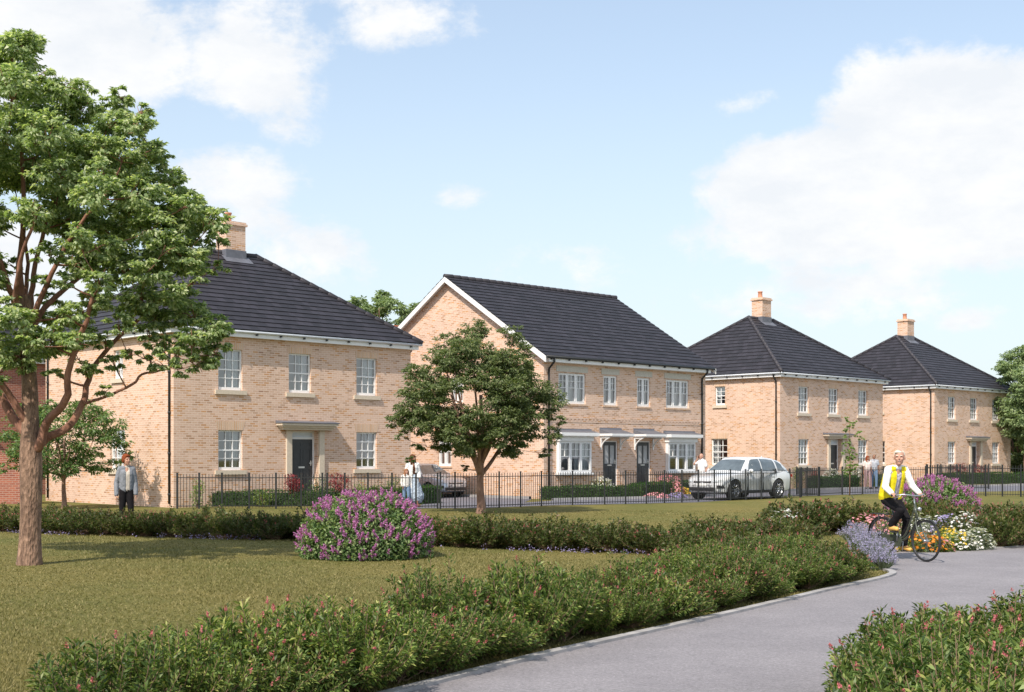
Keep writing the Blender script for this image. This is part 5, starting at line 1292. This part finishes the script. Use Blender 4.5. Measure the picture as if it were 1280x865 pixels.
def add_hand(b, wrist, d, palm, s=1.0, curl=.5, side=1):
    """d: wrist to knuckles; palm: palm facing; side: +1 thumb along d x palm"""
    wrist = Vector(wrist); d = Vector(d).normalized(); p = Vector(palm); p = (p-d*p.dot(d)).normalized(); a = d.cross(p)*side
    for k in (-1.5, -.5, .5, 1.5): b.cap(wrist+d*.01*s+a*k*.010*s, wrist+d*.085*s+a*k*.019*s, .014*s, .0125*s)
    for i, (k, L) in enumerate(((1.5, .068), (.5, .076), (-.5, .070), (-1.5, .054))):
        q = wrist+d*.088*s+a*k*.0195*s; ang = 0; dd = d.copy()
        for j, fr in enumerate((.45, .32, .23)):
            ang += curl*(.6 if j == 0 else .9); dd = d*math.cos(ang)+p*math.sin(ang); q2 = q+dd*L*fr*s; b.cap(q, q2, (.0092-.0008*j)*s, (.0086-.0008*j)*s, seg=8); q = q2
    q = wrist+d*.025*s+a*.030*s; q2 = q+(a*.8+d*.7+p*.3).normalized()*.035*s; q3 = q2+(d*.8+a*.25+p*(.3+curl*.5)).normalized()*.028*s; b.cap(q, q2, .0125*s, .011*s); b.cap(q2, q3, .0105*s, .009*s)
def build_person(label, loc, rz, J, look, wear, hair=None, s=1.0, skin='skin', vox=.009, smile=False, group=None, extra=None):
    """J: joint dict in metres (faces -Y); wear: list of (name, material, function(Blob, J), options)"""
    t = thing('person', label, 'person', loc, rz, group, s); b = Blob(); Mh = head_frame(J['head'], look)
    add_head(b, J['head'], Mh, J.get('hs', 1.04))
    hc = Vector(J['head']); nk = Vector(J['neck']); b.cap(hc+Mh @ Vector((0, -.025, -.06)), nk, .050, .055)
    ch, pv = Vector(J['chest']), Vector(J['pelvis'])
    ax = (Vector(J['shL'])-Vector(J['shR'])).normalized()
    b.cap(nk, ch, .06, .11); b.cap(ch+ax*.05, pv+ax*.03, .105, .105); b.cap(ch-ax*.05, pv-ax*.03, .105, .105)
    for S in 'LR':
        sh, el_, wr = Vector(J['sh'+S]), Vector(J['el'+S]), Vector(J['wr'+S]); b.cap(nk, sh, .05, .052); b.chain([sh, el_, wr], [.052, .040, .027])
        hd_, pm, cu = J['hand'+S]; add_hand(b, wr, hd_, pm, curl=cu, side=1 if S == 'R' else -1)
        hp, kn, an_, to = Vector(J['hip'+S]), Vector(J['kn'+S]), Vector(J['an'+S]), Vector(J['toe'+S]); b.chain([hp, kn, an_], [.088, .056, .038]); b.cap(an_+Vector((0, 0, -.02)), to, .036, .028)
    b.solid('body', M[skin], t, vox, mats=[M['eye'], M['lip'], M[hair[1]] if hair else M['eye'], M['teeth']], paint=face_paint(J['head'], Mh, J.get('hs', 1.04), smile=smile))
    bodyo = t
    for (nm, mt, fn, op) in wear:
        q = Blob(); fn(q, J); q.solid(nm, M[mt], t, op.get('vox', vox), smooth=op.get('smooth', 5), keep=op.get('keep'), mats=op.get('mats'), paint=op.get('paint'), noise=op.get('noise', 0))
    if hair:
        q = Blob(); hair[0](q, hc, Mh); q.solid('hair', M[hair[1]], t, vox*.8, smooth=3, noise=.008)
    return t
def stand(h=1.72, stride=.12, aL=(.25, 0, .86), aR=(-.25, 0, .86), eL=None, eR=None, handL=None, handR=None, bend=0.0):
    J = dict(head=(0, -.02, 1.615), neck=(0, .01, 1.45), chest=(0, .01, 1.28), pelvis=(0, .015, .97), shL=(.165, .015, 1.41), shR=(-.165, .015, 1.41),
             elL=eL or (.225, .04, 1.13), elR=eR or (-.225, .04, 1.13), wrL=aL, wrR=aR, hipL=(.09, .01, .93), hipR=(-.09, .01, .93),
             knL=(.10, -.05-stride*.4, .50), knR=(-.10, stride*.3, .50), anL=(.10, -stride, .09), anR=(-.10, stride, .10), toeL=(.12, -stride-.15, .035), toeR=(-.12, stride-.15, .035))
    J['handL'] = handL or ((.05, -.1, -1), (-1, 0, 0), .5); J['handR'] = handR or ((-.05, -.1, -1), (1, 0, 0), .5); return J
def torso(rad=.012, z1=None, down=.93, sleeves='long', collar=True, wide=0):
    def f(q, J):
        ch, pv, nk = Vector(J['chest']), Vector(J['pelvis']), Vector(J['neck']); ax = (Vector(J['shL'])-Vector(J['shR'])).normalized(); bt = ch.lerp(pv, down)
        for k in (-1, 1): q.cap(ch+ax*.055*k+Vector((0, 0, .03)), bt+ax*(.045+wide)*k, .108+rad, .108+rad)
        q.cap(ch, bt, .11+rad, .112+rad)
        for S in 'LR':
            sh, el_, wr = Vector(J['sh'+S]), Vector(J['el'+S]), Vector(J['wr'+S]); q.cap(nk+Vector((0, 0, -.02)), sh, .052+rad, .055+rad); q.cap(ch, sh, .09+rad, .055+rad)
            if sleeves == 'long': q.chain([sh, el_, el_.lerp(wr, .93)], [.056+rad, .046+rad, .036+rad])
            elif sleeves == 'short': q.cap(sh, sh.lerp(el_, .6), .058+rad, .056+rad)
        if collar: q.cap(nk+Vector((0, 0, .0)), nk+Vector((0, -.005, .035)), .058+rad, .052+rad)
    return f
def trousers(rad=.012, flare=0):
    def f(q, J):
        pv = Vector(J['pelvis'])
        for S in 'LR':
            hp, kn, an_ = Vector(J['hip'+S]), Vector(J['kn'+S]), Vector(J['an'+S]); q.cap(pv, hp, .105+rad, .09+rad); q.cap(hp, kn, .09+rad, .060+rad); q.cap(kn, an_+Vector((0, 0, .02)), .060+rad, .046+rad+flare)
    return f
def shoes(rad=.01):
    def f(q, J):
        for S in 'LR':
            an_, to = Vector(J['an'+S]), Vector(J['toe'+S]); d = (to-an_); d.z = 0; d.normalize(); q.cap(an_+Vector((0, 0, -.015)), an_+Vector((0, 0, -.05))-d*.03, .042+rad, .036+rad); q.cap(an_+Vector((0, 0, -.045)), to, .038+rad, .030+rad)
    return f
def short_hair(q, c, Mh, s=1.0):
    P = lambda x, y, z: c+Mh @ Vector((x, y, z)); q.ell(P(0, -.022, .038), (.083, .092, .085), Mh); q.ell(P(0, -.055, -.005), (.074, .055, .075), Mh)
def full_hair(q, c, Mh, s=1.0):
    short_hair(q, c, Mh); P = lambda x, y, z: c+Mh @ Vector((x, y, z)); q.ell(P(0, -.03, .05), (.095, .105, .090), Mh); q.ell(P(0, .045, .082), (.07, .05, .035), Mh)
    for k in (-1, 1): q.ell(P(.072*k, -.03, -.0), (.03, .055, .065), Mh)
def long_hair(q, c, Mh, s=1.0):
    full_hair(q, c, Mh); P = lambda x, y, z: c+Mh @ Vector((x, y, z))
    for k in (-1, -.3, .3, 1): q.cap(P(.06*k, -.05, .0), P(.085*k, -.055, -.22), .05, .04)
    for k in (-1, 1): q.cap(P(.075*k, .0, .0), P(.085*k, .03, -.20), .032, .03)
for nm, c in dict(denim=(.22, .235, .265), beige=(.55, .50, .44), blackcloth=(.012, .011, .013), auburn=(.22, .055, .02), whitecloth=(.80, .80, .79), jeans=(.17, .26, .40), boot=(.20, .09, .06), brownhair=(.10, .04, .02), stripe=(.70, .68, .66), pinktop=(.72, .60, .55), mauve=(.36, .24, .24), blackhair=(.015, .012, .012), greytee=(.40, .42, .46), palehair=(.72, .66, .54), yellow=(.80, .66, .02), shirtcheck=(.50, .47, .54), sand=(.72, .42, .12), sling=(.42, .50, .60), ginger=(.30, .14, .07)).items(): M[nm] = cloth(nm, c)
# man by the hedge
MANS = (.90, .92, 1.0)
J = stand(stride=.03, aR=(-.235, -.02, .85), aL=(.215, -.06, .86), eR=(-.225, .05, 1.12), eL=(.205, .03, 1.12))
J.update(shL=(.145, .015, 1.41), shR=(-.145, .015, 1.41), hipL=(.075, .01, .93), hipR=(-.075, .01, .93))
loc = at(158, 667.5); loc.x = (158-640)/F*loc.y
build_person('man with auburn hair in an denim jacket standing behind the long hedge at the left', loc, R(22), J, (.45, -.8, .05),
    [('trousers', 'blackcloth', trousers(.010), {}), ('shoes', 'blackcloth', shoes(), {}), ('hoodie', 'beige', torso(.004, sleeves='none', down=1.0, wide=-.012), {'noise': .004}),
     ('jacket', 'denim', torso(.017, down=.95, wide=-.012, collar=False), {'keep': lambda p: not (abs(p.x-.015) < .050 and p.y < -.02), 'noise': .008})], hair=(full_hair, 'auburn'), s=1.0).scale = MANS
# mother and child
J = stand(stride=.14, eL=(.22, .02, 1.14), aL=(.18, -.14, .98), aR=(-.22, .02, .86))
def skirt(q, J):
    q.cap(Vector(J['pelvis'])+Vector((.03, 0, .05)), (.10, .04, .50), .14, .25); q.cap((.10, .04, .5), (.14, .05, .36), .24, .27)
build_person('woman in white cardigan and long pale blue skirt behind the railings', at(516, 633.6), R(25), J, (.25, -1, -.1),
    [('skirt', 'sling', skirt, {'noise': .02, 'smooth': 8}), ('boots', 'boot', shoes(.022), {}), ('top', 'brownhair', torso(.004, sleeves='none', down=.6), {}), ('cardigan', 'whitecloth', torso(.022, down=1.0), {'keep': lambda p: not (abs(p.x) < .045 and p.y < -.02), 'noise': .012})], hair=(long_hair, 'brownhair'), skin='skin2', s=1.0)
J = stand(stride=.06, eR=(-.21, .03, 1.12), aR=(-.18, -.10, .95))
build_person('small child in a pale patterned jumper and jeans beside the woman at the railings', at(508, 633.8), R(15), J, (.2, -1, 0),
    [('trousers', 'jeans', trousers(.014), {}), ('shoes', 'boot', shoes(), {}), ('jumper', 'stripe', torso(.022, down=.95), {'noise': .012})], hair=(long_hair, 'ginger'), s=.73)
# man on the phone
J = stand(eR=(-.30, -.12, 1.30), aR=(-.13, -.09, 1.53), handR=((.25, .1, 1), (1, 0, 0), .7), eL=(.22, .06, 1.13))
lp = Vector(((877-640)/F*54.6, 54.6, 0))
build_person('bald man in a white T-shirt holding a phone to his ear behind the white car', lp, R(-55), J, (.3, -1, .12),
    [('trousers', 'jeans', trousers(.012), {}), ('shoes', 'blackcloth', shoes(), {}), ('t_shirt', 'whitecloth', torso(.020, sleeves='short', down=1.0), {'noise': .01})], hair=None, s=1.04)
ph = MB(); ph.box(-.005, .005, -.035, .035, -.07, .07); pho = ph.build('phone', M['black']); pho.rotation_euler = (R(12), 0, R(-55))
hp = Matrix.Rotation(R(-55), 3, 'Z') @ (Vector((-.095, -.045, 1.615))*1.04); pho.location = lp+hp; tag(pho, 'dark phone in the raised hand of the bald man', 'phone')
# couple by the third house
J = stand(stride=.10, eL=(.2, .03, 1.13), aL=(.24, -.05, .90))
cA, cB = at(1084.5, 611), at(1092.5, 610.7)
build_person('woman with curly dark hair, pink top and mauve trousers walking at the third house', cA, R(15), J, (.2, -1, -.05),
    [('trousers', 'mauve', trousers(.016, .015), {}), ('shoes', 'blackcloth', shoes(), {}), ('top', 'pinktop', torso(.016, sleeves='short', down=.85), {'noise': .01})], hair=(long_hair, 'auburn'), skin='skin2', s=.98)
J = stand(stride=.08, eR=(-.24, .03, 1.15), aR=(-.34, .02, .98))
build_person('man in a grey T-shirt and jeans walking beside the woman in pink', cB, R(-5), J, (-.35, -1, 0),
    [('trousers', 'jeans', trousers(.014), {}), ('shoes', 'blackcloth', shoes(), {}), ('t_shirt', 'greytee', torso(.018, sleeves='short', down=1.0), {'noise': .01})], hair=(short_hair, 'blackhair'), skin='skin2', s=1.02)

# ------------------------------------------------------------------ bicycle (local: +x forward, +y left, z up)
M['frame'] = plain('olive_bike_paint', (.055, .065, .045), .3, var=.05, coat=.6); M['fender'] = plain('dark_fender', (.03, .032, .03), .35, var=.1)
BH = Vector((.40, -.9165, 0)); brz = math.atan2(BH.y, BH.x); bs = .97
rear = at(1103, 697.2); bk = thing('bicycle', 'dark olive step-through city bicycle ridden along the path', 'bicycle', (rear.x, rear.y, .012), brz, scale=bs)
WR, WB = .345, 1.09
def wheel(cx):
    w_ = MB(); w_.lathe([(WR-.020, -.0), (WR-.012, -.016), (WR, -.012), (WR+.003, 0), (WR, .012), (WR-.012, .016)], (cx, 0, WR), axis='y', seg=56, closed=True); ty_ = w_.build('wheel', M['tyre'], bk, smooth=True)
    r_ = MB(); r_.lathe([(WR-.034, -.011), (WR-.020, -.013), (WR-.020, .013), (WR-.034, .011)], (cx, 0, WR), axis='y', seg=56, closed=True); r_.build('rim', M['trim'], ty_, smooth=True)
    s_ = MB()
    for i in range(28):
        a = 2*math.pi*i/28; b_ = a+(.35 if i % 2 else -.35); yy_ = .028 if i % 4 < 2 else -.028
        s_.tube([(cx+.02*math.cos(b_), yy_, WR+.02*math.sin(b_)), (cx+(WR-.03)*math.cos(a), 0, WR+(WR-.03)*math.sin(a))], .0013, seg=4)
    s_.build('spokes', M['chrome'], ty_)
    h_ = MB(); h_.lathe([(.001, -.05), (.012, -.05), (.026, -.03), (.018, 0), (.026, .03), (.012, .05), (.001, .05)], (cx, 0, WR), axis='y', seg=16); h_.build('hub', M['chrome'], ty_, smooth=True)
wheel(0); wheel(WB)
BBx, BBz = .45, .30
def part(name, mat, fn): m_ = MB(); fn(m_); return m_.build(name, M[mat], bk, smooth=True)
def frame_fn(m_):
    HT, HB = Vector((.815, 0, .93)), Vector((.865, 0, .70)); BB = Vector((BBx, 0, BBz)); ST = Vector((.265, 0, .80))
    m_.tube([HT, HB], .021, seg=12)
    m_.tube(smoothpath([HT+Vector((.0, 0, -.04)), Vector((.72, 0, .66)), Vector((.60, 0, .44)), Vector((.50, 0, .36)), Vector((.385, 0, .44))]), .015, seg=10)
    m_.tube(smoothpath([HB, Vector((.77, 0, .53)), Vector((.62, 0, .37)), BB]), .018, seg=10)
    m_.tube([BB, ST], .016, seg=10); m_.lathe([(.001, -.04), (.024, -.04), (.024, .04), (.001, .04)], tuple(BB), axis='y', seg=14)
    for s in (-1, 1):
        m_.tube([BB+Vector((-.02, s*.025, 0)), (0, s*.062, WR)], .010, seg=8); m_.tube([ST+Vector((0, s*.015, -.06)), (0, s*.062, WR)], .008, seg=8)
        m_.tube(smoothpath([Vector((.868, s*.03, .685)), Vector((.93, s*.05, .53)), Vector((1.02, s*.052, .40)), Vector((WB, s*.052, WR))]), .012, seg=8)
    m_.tube([(.868, -.04, .69), (.868, .04, .69)], .016, seg=8)
part('frame', 'frame', frame_fn)
part('seat_post', 'chrome', lambda m_: m_.tube([(.265, 0, .80), (.232, 0, .90)], .0135, seg=10))
sd2 = Blob(); sd2.ell((.17, 0, .935), (.10, .085, .035)); sd2.cap((.2, 0, .935), (.36, 0, .925), .05, .022, flat=1); so_ = sd2.solid('saddle', M['sling'], bk, .008)
part('saddle_springs', 'chrome', lambda m_: [m_.tube([(.13, s*.05, .865), (.13, s*.05, .925)], .014, seg=8) for s in (-1, 1)])
part('stem', 'chrome', lambda m_: m_.tube(smoothpath([Vector((.815, 0, .93)), Vector((.80, 0, 1.03)), Vector((.82, 0, 1.075)), Vector((.85, 0, 1.08))]), .013, seg=10))
HBp = [Vector((.60, -.29, 1.075)), Vector((.70, -.285, 1.085)), Vector((.80, -.20, 1.10)), Vector((.855, -.08, 1.085)), Vector((.86, 0, 1.08)), Vector((.855, .08, 1.085)), Vector((.80, .20, 1.10)), Vector((.70, .285, 1.085)), Vector((.60, .29, 1.075))]
part('handlebar', 'chrome', lambda m_: m_.tube(smoothpath(HBp), .011, seg=10))
for s in (-1, 1):
    part('grip', 'trim', lambda m_: m_.tube([(.585, s*.29, 1.073), (.70, s*.285, 1.085)], .0165, seg=10))
    part('brake_lever', 'chrome', lambda m_: m_.tube(smoothpath([Vector((.76, s*.24, 1.09)), Vector((.74, s*.27, 1.055)), Vector((.64, s*.30, 1.04))]), .006, seg=6))
    # cranks: right one up, left one down
    up_ = -1 if s > 0 else 1; pe = Vector((BBx+.02*up_, s*.075, BBz+up_*.165))
    part('crank', 'chrome', lambda m_: m_.tube([(BBx, s*.06, BBz), tuple(pe)], .010, seg=8))
    part('pedal', 'trim', lambda m_: m_.box(pe.x-.045, pe.x+.045, min(pe.y+s*.01, pe.y+s*.105), max(pe.y+s*.01, pe.y+s*.105), pe.z-.012, pe.z+.012))
def guard(m_, cx, a0, a1, r_=.372, w_=.026):
    n = 20
    for i in range(n):
        t0, t1 = a0+(a1-a0)*i/n, a0+(a1-a0)*(i+1)/n
        for (wa, ra, wb, rb_) in ((-w_, r_-.010, 0, r_), (0, r_, w_, r_-.010)):
            m_.face([(cx+ra*math.cos(t0), wa, WR+ra*math.sin(t0)), (cx+rb_*math.cos(t0), wb, WR+rb_*math.sin(t0)), (cx+rb_*math.cos(t1), wb, WR+rb_*math.sin(t1)), (cx+ra*math.cos(t1), wa, WR+ra*math.sin(t1))])
part('rear_mudguard', 'fender', lambda m_: guard(m_, 0, R(20), R(215))); part('front_mudguard', 'fender', lambda m_: guard(m_, WB, R(50), R(178)))
def cc_fn(m_):
    m_.prism([(-.06, .285), (.02, .272), (.40, .20), (.52, .21), (.55, .30), (.52, .385), (.42, .41), (.02, .405), (-.06, .39)], -.058, -.038, 'y')
part('chain_case', 'frame', cc_fn)
def rack_fn(m_):
    for s in (-1, 1): m_.tube([(.20, s*.05, .745), (-.22, s*.06, .745)], .007, seg=6); m_.tube([(-.20, s*.06, .745), (0, s*.068, WR)], .006, seg=6); m_.tube([(-.02, s*.06, .745), (0, s*.068, WR)], .006, seg=6)
    for x in (-.22, -.1, .02, .14): m_.tube([(x, -.06, .745), (x, .06, .745)], .006, seg=6)
part('luggage_rack', 'trim', rack_fn)
part('front_light', 'chrome', lambda m_: m_.lathe([(.001, .03), (.03, .025), (.036, 0), (.03, -.02), (.012, -.045), (.001, -.05)], (.93, 0, .86), axis='x', seg=14))
part('rear_light', 'redlamp', lambda m_: m_.box(-.25, -.228, -.03, .03, .70, .735))
# ------------------------------------------------------------------ cyclist: joints in the bicycle frame, turned to the person frame (faces -Y)
def bl(x, y, z): return Vector((y, -x, z))      # bike +x forward -> person -Y ; bike +y left -> person +X
J = dict(head=bl(.44, .0, 1.72), neck=bl(.37, 0, 1.565), chest=bl(.31, 0, 1.39), pelvis=bl(.20, 0, 1.05), shL=bl(.365, .175, 1.51), shR=bl(.365, -.175, 1.51),
         elL=bl(.44, .27, 1.235), elR=bl(.40, -.27, 1.225), wrL=bl(.60, .285, 1.11), wrR=bl(.58, -.285, 1.115), hipL=bl(.215, .09, 1.0), hipR=bl(.215, -.09, 1.0),
         knL=bl(.50, .11, .67), knR=bl(.60, -.11, .83), anL=bl(.40, .125, .23), anR=bl(.40, -.125, .565), toeL=bl(.53, .14, .165), toeR=bl(.54, -.14, .515))
J['hs'] = 1.15; J['handL'] = (bl(.75, .05, -.2), bl(-.1, 0, -1), 1.5); J['handR'] = (bl(.75, -.05, -.2), bl(-.1, 0, -1), 1.5)
def helmetless(q, c, Mh): 
    P = lambda x, y, z: c+Mh @ Vector((x, y, z)); short_hair(q, c, Mh); q.ell(P(0, -.02, .05), (.088, .097, .082), Mh); q.ell(P(.02, .055, .085), (.062, .042, .024), Mh)
def vest(q, J):
    ch, pv, nk = Vector(J['chest']), Vector(J['pelvis']), Vector(J['neck']); bt = ch.lerp(pv, .98); ax = (Vector(J['shL'])-Vector(J['shR'])).normalized()
    for k in (-1, 1): q.cap(ch+ax*.055*k+Vector((0, 0, .03)), bt+ax*.055*k, .142, .155); q.cap(nk+Vector((0, 0, -.03)), nk+ax*.135*k+Vector((0, 0, -.052)), .066, .066)
    q.cap(ch+Vector((0, 0, .06)), bt, .13, .14); q.cap(nk+Vector((0, .01, -.01)), nk+Vector((0, .005, .045)), .076, .066)
loc = rear+Vector((0, 0, .012))
lk = Matrix.Rotation(-(brz+R(90)), 3, 'Z') @ Vector((-.36, -1, .02))
cyc = build_person('smiling cyclist with short white hair in a yellow padded waistcoat', (rear.x, rear.y, .012), brz+R(90), J, tuple(lk),
    [('trousers', 'blackcloth', trousers(.010, .01), {'noise': .006, 'vox': .007}), ('shoes', 'sand', shoes(.008), {'vox': .006}), ('shirt', 'whitecloth', torso(.010, down=1.05, collar=False), {'noise': .008, 'vox': .007, 'mats': [M['shirtcheck']], 'paint': lambda p: 1 if abs(p.x) < .11 and p.z < 1.52 else 0}),
     ('waistcoat', 'yellow', vest, {'vox': .007, 'keep': lambda p: not (abs(p.x+.005) < .050+.05*max(0, (p.z-1.35)) and p.y < -.30) and p.z > 1.0, 'noise': .006})], hair=(helmetless, 'palehair'), s=bs, vox=.0062, smile=True)
HZ0, HZ1, HAZEC = .88, .36, (3.85, 4.3, 4.45, 1)
CLD, CLB, CLS = (.87, .90, .94), (1, 1, 1), 4.85
EXPO = 0.5

# ------------------------------------------------------------------ camera, sun, sky
cam = bpy.data.cameras.new('camera'); co = bpy.data.objects.new('camera', cam); C.objects.link(co); sc.camera = co
co.location = (0, 0, H); co.rotation_euler = (R(90), 0, 0)
cam.sensor_width = 36; cam.lens = F/1280*36; cam.shift_y = (570-432.5)/1280; cam.clip_end = 4000; cam.clip_start = .1
LD = Vector((.42, .82, -1.0)).normalized()
sun = bpy.data.lights.new('sun', 'SUN'); so = bpy.data.objects.new('sun', sun); C.objects.link(so)
sun.energy = 3.6; sun.angle = R(.6); sun.color = (1, .91, .79)
so.rotation_euler = LD.to_track_quat('-Z', 'Y').to_euler()
w = bpy.data.worlds.new('World'); sc.world = w; w.use_nodes = True; nt = w.node_tree
bg = nt.nodes['Background']; sky = N(nt, 'ShaderNodeTexSky', sky_type='NISHITA'); sky.sun_disc = False
sky.sun_elevation = math.asin(-LD.z); sky.sun_rotation = math.atan2(-LD.x, -LD.y); sky.air_density = 1.0; sky.dust_density = 1.2; sky.ozone_density = 1.5
bg.inputs['Strength'].default_value = .15
tc = N(nt, 'ShaderNodeTexCoord')
sep = N(nt, 'ShaderNodeSeparateXYZ'); nt.links.new(tc.outputs['Generated'], sep.inputs[0])
def mth(op, a, b=None, clamp=False):
    n = N(nt, 'ShaderNodeMath', operation=op); n.use_clamp = clamp
    for i, q in enumerate((a, b)):
        if q is None: continue
        if isinstance(q, (int, float)): n.inputs[i].default_value = q
        else: nt.links.new(q, n.inputs[i])
    return n.outputs[0]
az = mth('ARCTAN2', sep.outputs['X'], sep.outputs['Y']); el = mth('ARCSINE', sep.outputs['Z'])
CL = [(60, 40, 140, 75, 1.35), (150, 75, 60, 45, .8), (310, 60, 80, 90, .78), (350, 130, 55, 50, .7), (270, 20, 60, 30, .7), (500, 15, 90, 40, .75), (290, 225, 85, 45, .85), (330, 300, 110, 40, .8), (570, 245, 35, 18, .5),
      (1160, 150, 105, 75, 1.5), (1030, 235, 120, 60, 1.4), (1200, 220, 130, 80, 1.5), (1110, 200, 90, 60, 1.4), (1080, 290, 210, 50, .9), (1270, 270, 90, 60, .9), (900, 310, 70, 22, .6), (1060, 365, 130, 40, .8), (1215, 395, 45, 18, .55), (950, 130, 55, 16, .5), (430, 315, 30, 12, .5), (640, 330, 260, 30, .35), (0, 400, 200, 120, .7)]
blob = None
for (px, py, rx, ry, wt) in CL:
    d = Vector(((px-640)/F, 1, (570-py)/F)).normalized(); a0, e0 = math.atan2(d.x, d.y), math.asin(d.z)
    dx = mth('MULTIPLY', mth('SUBTRACT', az, a0), F/(rx*1.55)); dy = mth('MULTIPLY', mth('SUBTRACT', el, e0), F/(ry*1.55))
    r2 = mth('ADD', mth('MULTIPLY', dx, dx), mth('MULTIPLY', dy, dy)); b_ = mth('MULTIPLY', mth('SUBTRACT', 1.0, r2, True), wt)
    blob = b_ if blob is None else mth('MAXIMUM', blob, b_)
# clouds elsewhere round the horizon, for reflections and other views
def nz(scale, det, off=(0, 0, 0), stretch=2.0, rough=.55, dist=0.0):
    mp = N(nt, 'ShaderNodeMapping'); mp.inputs['Scale'].default_value = (1, 1, stretch); mp.inputs['Location'].default_value = off
    nt.links.new(tc.outputs['Generated'], mp.inputs['Vector']); n = N(nt, 'ShaderNodeTexNoise'); setin(n, Scale=scale, Detail=det, Roughness=rough, Distortion=dist)
    nt.links.new(mp.outputs[0], n.inputs['Vector']); return n.outputs['Fac']
n1_ = nz(9, 12, stretch=1.6, rough=.62, dist=.25); n2_ = nz(34, 8, off=(3, 1, 2), stretch=1.4, rough=.65)
away = mth('GREATER_THAN', mth('ABSOLUTE', az), .62)
other = mth('MULTIPLY', away, mth('MULTIPLY', mth('SUBTRACT', nz(2.2, 3, off=(5, 5, 1)), .42, True), 3.5, True))
blob = mth('MAXIMUM', blob, other)
dens = mth('ADD', blob, mth('ADD', mth('MULTIPLY', mth('SUBTRACT', n1_, .5), 1.9), mth('MULTIPLY', mth('SUBTRACT', n2_, .5), .85)))
mr = N(nt, 'ShaderNodeMapRange', interpolation_type='SMOOTHSTEP'); setin(mr, From_Min=.31, From_Max=.80, To_Min=0.0, To_Max=.95); nt.links.new(dens, mr.inputs['Value'])
# thin high haze over the blue
cir = N(nt, 'ShaderNodeMapRange'); setin(cir, From_Min=.35, From_Max=.8, To_Min=.0, To_Max=.5); nt.links.new(nz(4, 8, off=(2, 7, 1), stretch=3.0), cir.inputs['Value'])
hz = N(nt, 'ShaderNodeMapRange', interpolation_type='SMOOTHSTEP'); setin(hz, From_Min=0.0, From_Max=.36, To_Min=HZ0, To_Max=HZ1); nt.links.new(el, hz.inputs['Value'])
mixh = N(nt, 'ShaderNodeMixRGB'); nt.links.new(mth('MAXIMUM', hz.outputs[0], cir.outputs[0]), mixh.inputs[0])
nt.links.new(sky.outputs[0], mixh.inputs[1]); mixh.inputs[2].default_value = HAZEC
shade = ramp(nt, [(.38, CLD), (.60, CLB)]); nt.links.new(nz(11, 9, off=(1, 4, 9), stretch=2.0, rough=.62), shade.inputs['Fac'])
mixc = N(nt, 'ShaderNodeMixRGB'); nt.links.new(mr.outputs[0], mixc.inputs[0]); nt.links.new(mixh.outputs[0], mixc.inputs[1]); 
sc10 = N(nt, 'ShaderNodeMixRGB', blend_type='MULTIPLY'); sc10.inputs[0].default_value = 1; nt.links.new(shade.outputs[0], sc10.inputs[1]); sc10.inputs[2].default_value = (CLS, CLS, CLS, 1)
nt.links.new(sc10.outputs[0], mixc.inputs[2]); nt.links.new(mixc.outputs[0], bg.inputs['Color'])
vs = sc.view_settings; vs.view_transform = 'Standard'; vs.look = 'None'; vs.gamma = 1; vs.use_curve_mapping = False; vs.exposure = EXPO
sc.render.engine = 'CYCLES'; sc.cycles.max_bounces = 6; sc.cycles.diffuse_bounces = 3; sc.cycles.transparent_max_bounces = 12
sc.render.resolution_x = 1024; sc.render.resolution_y = 692
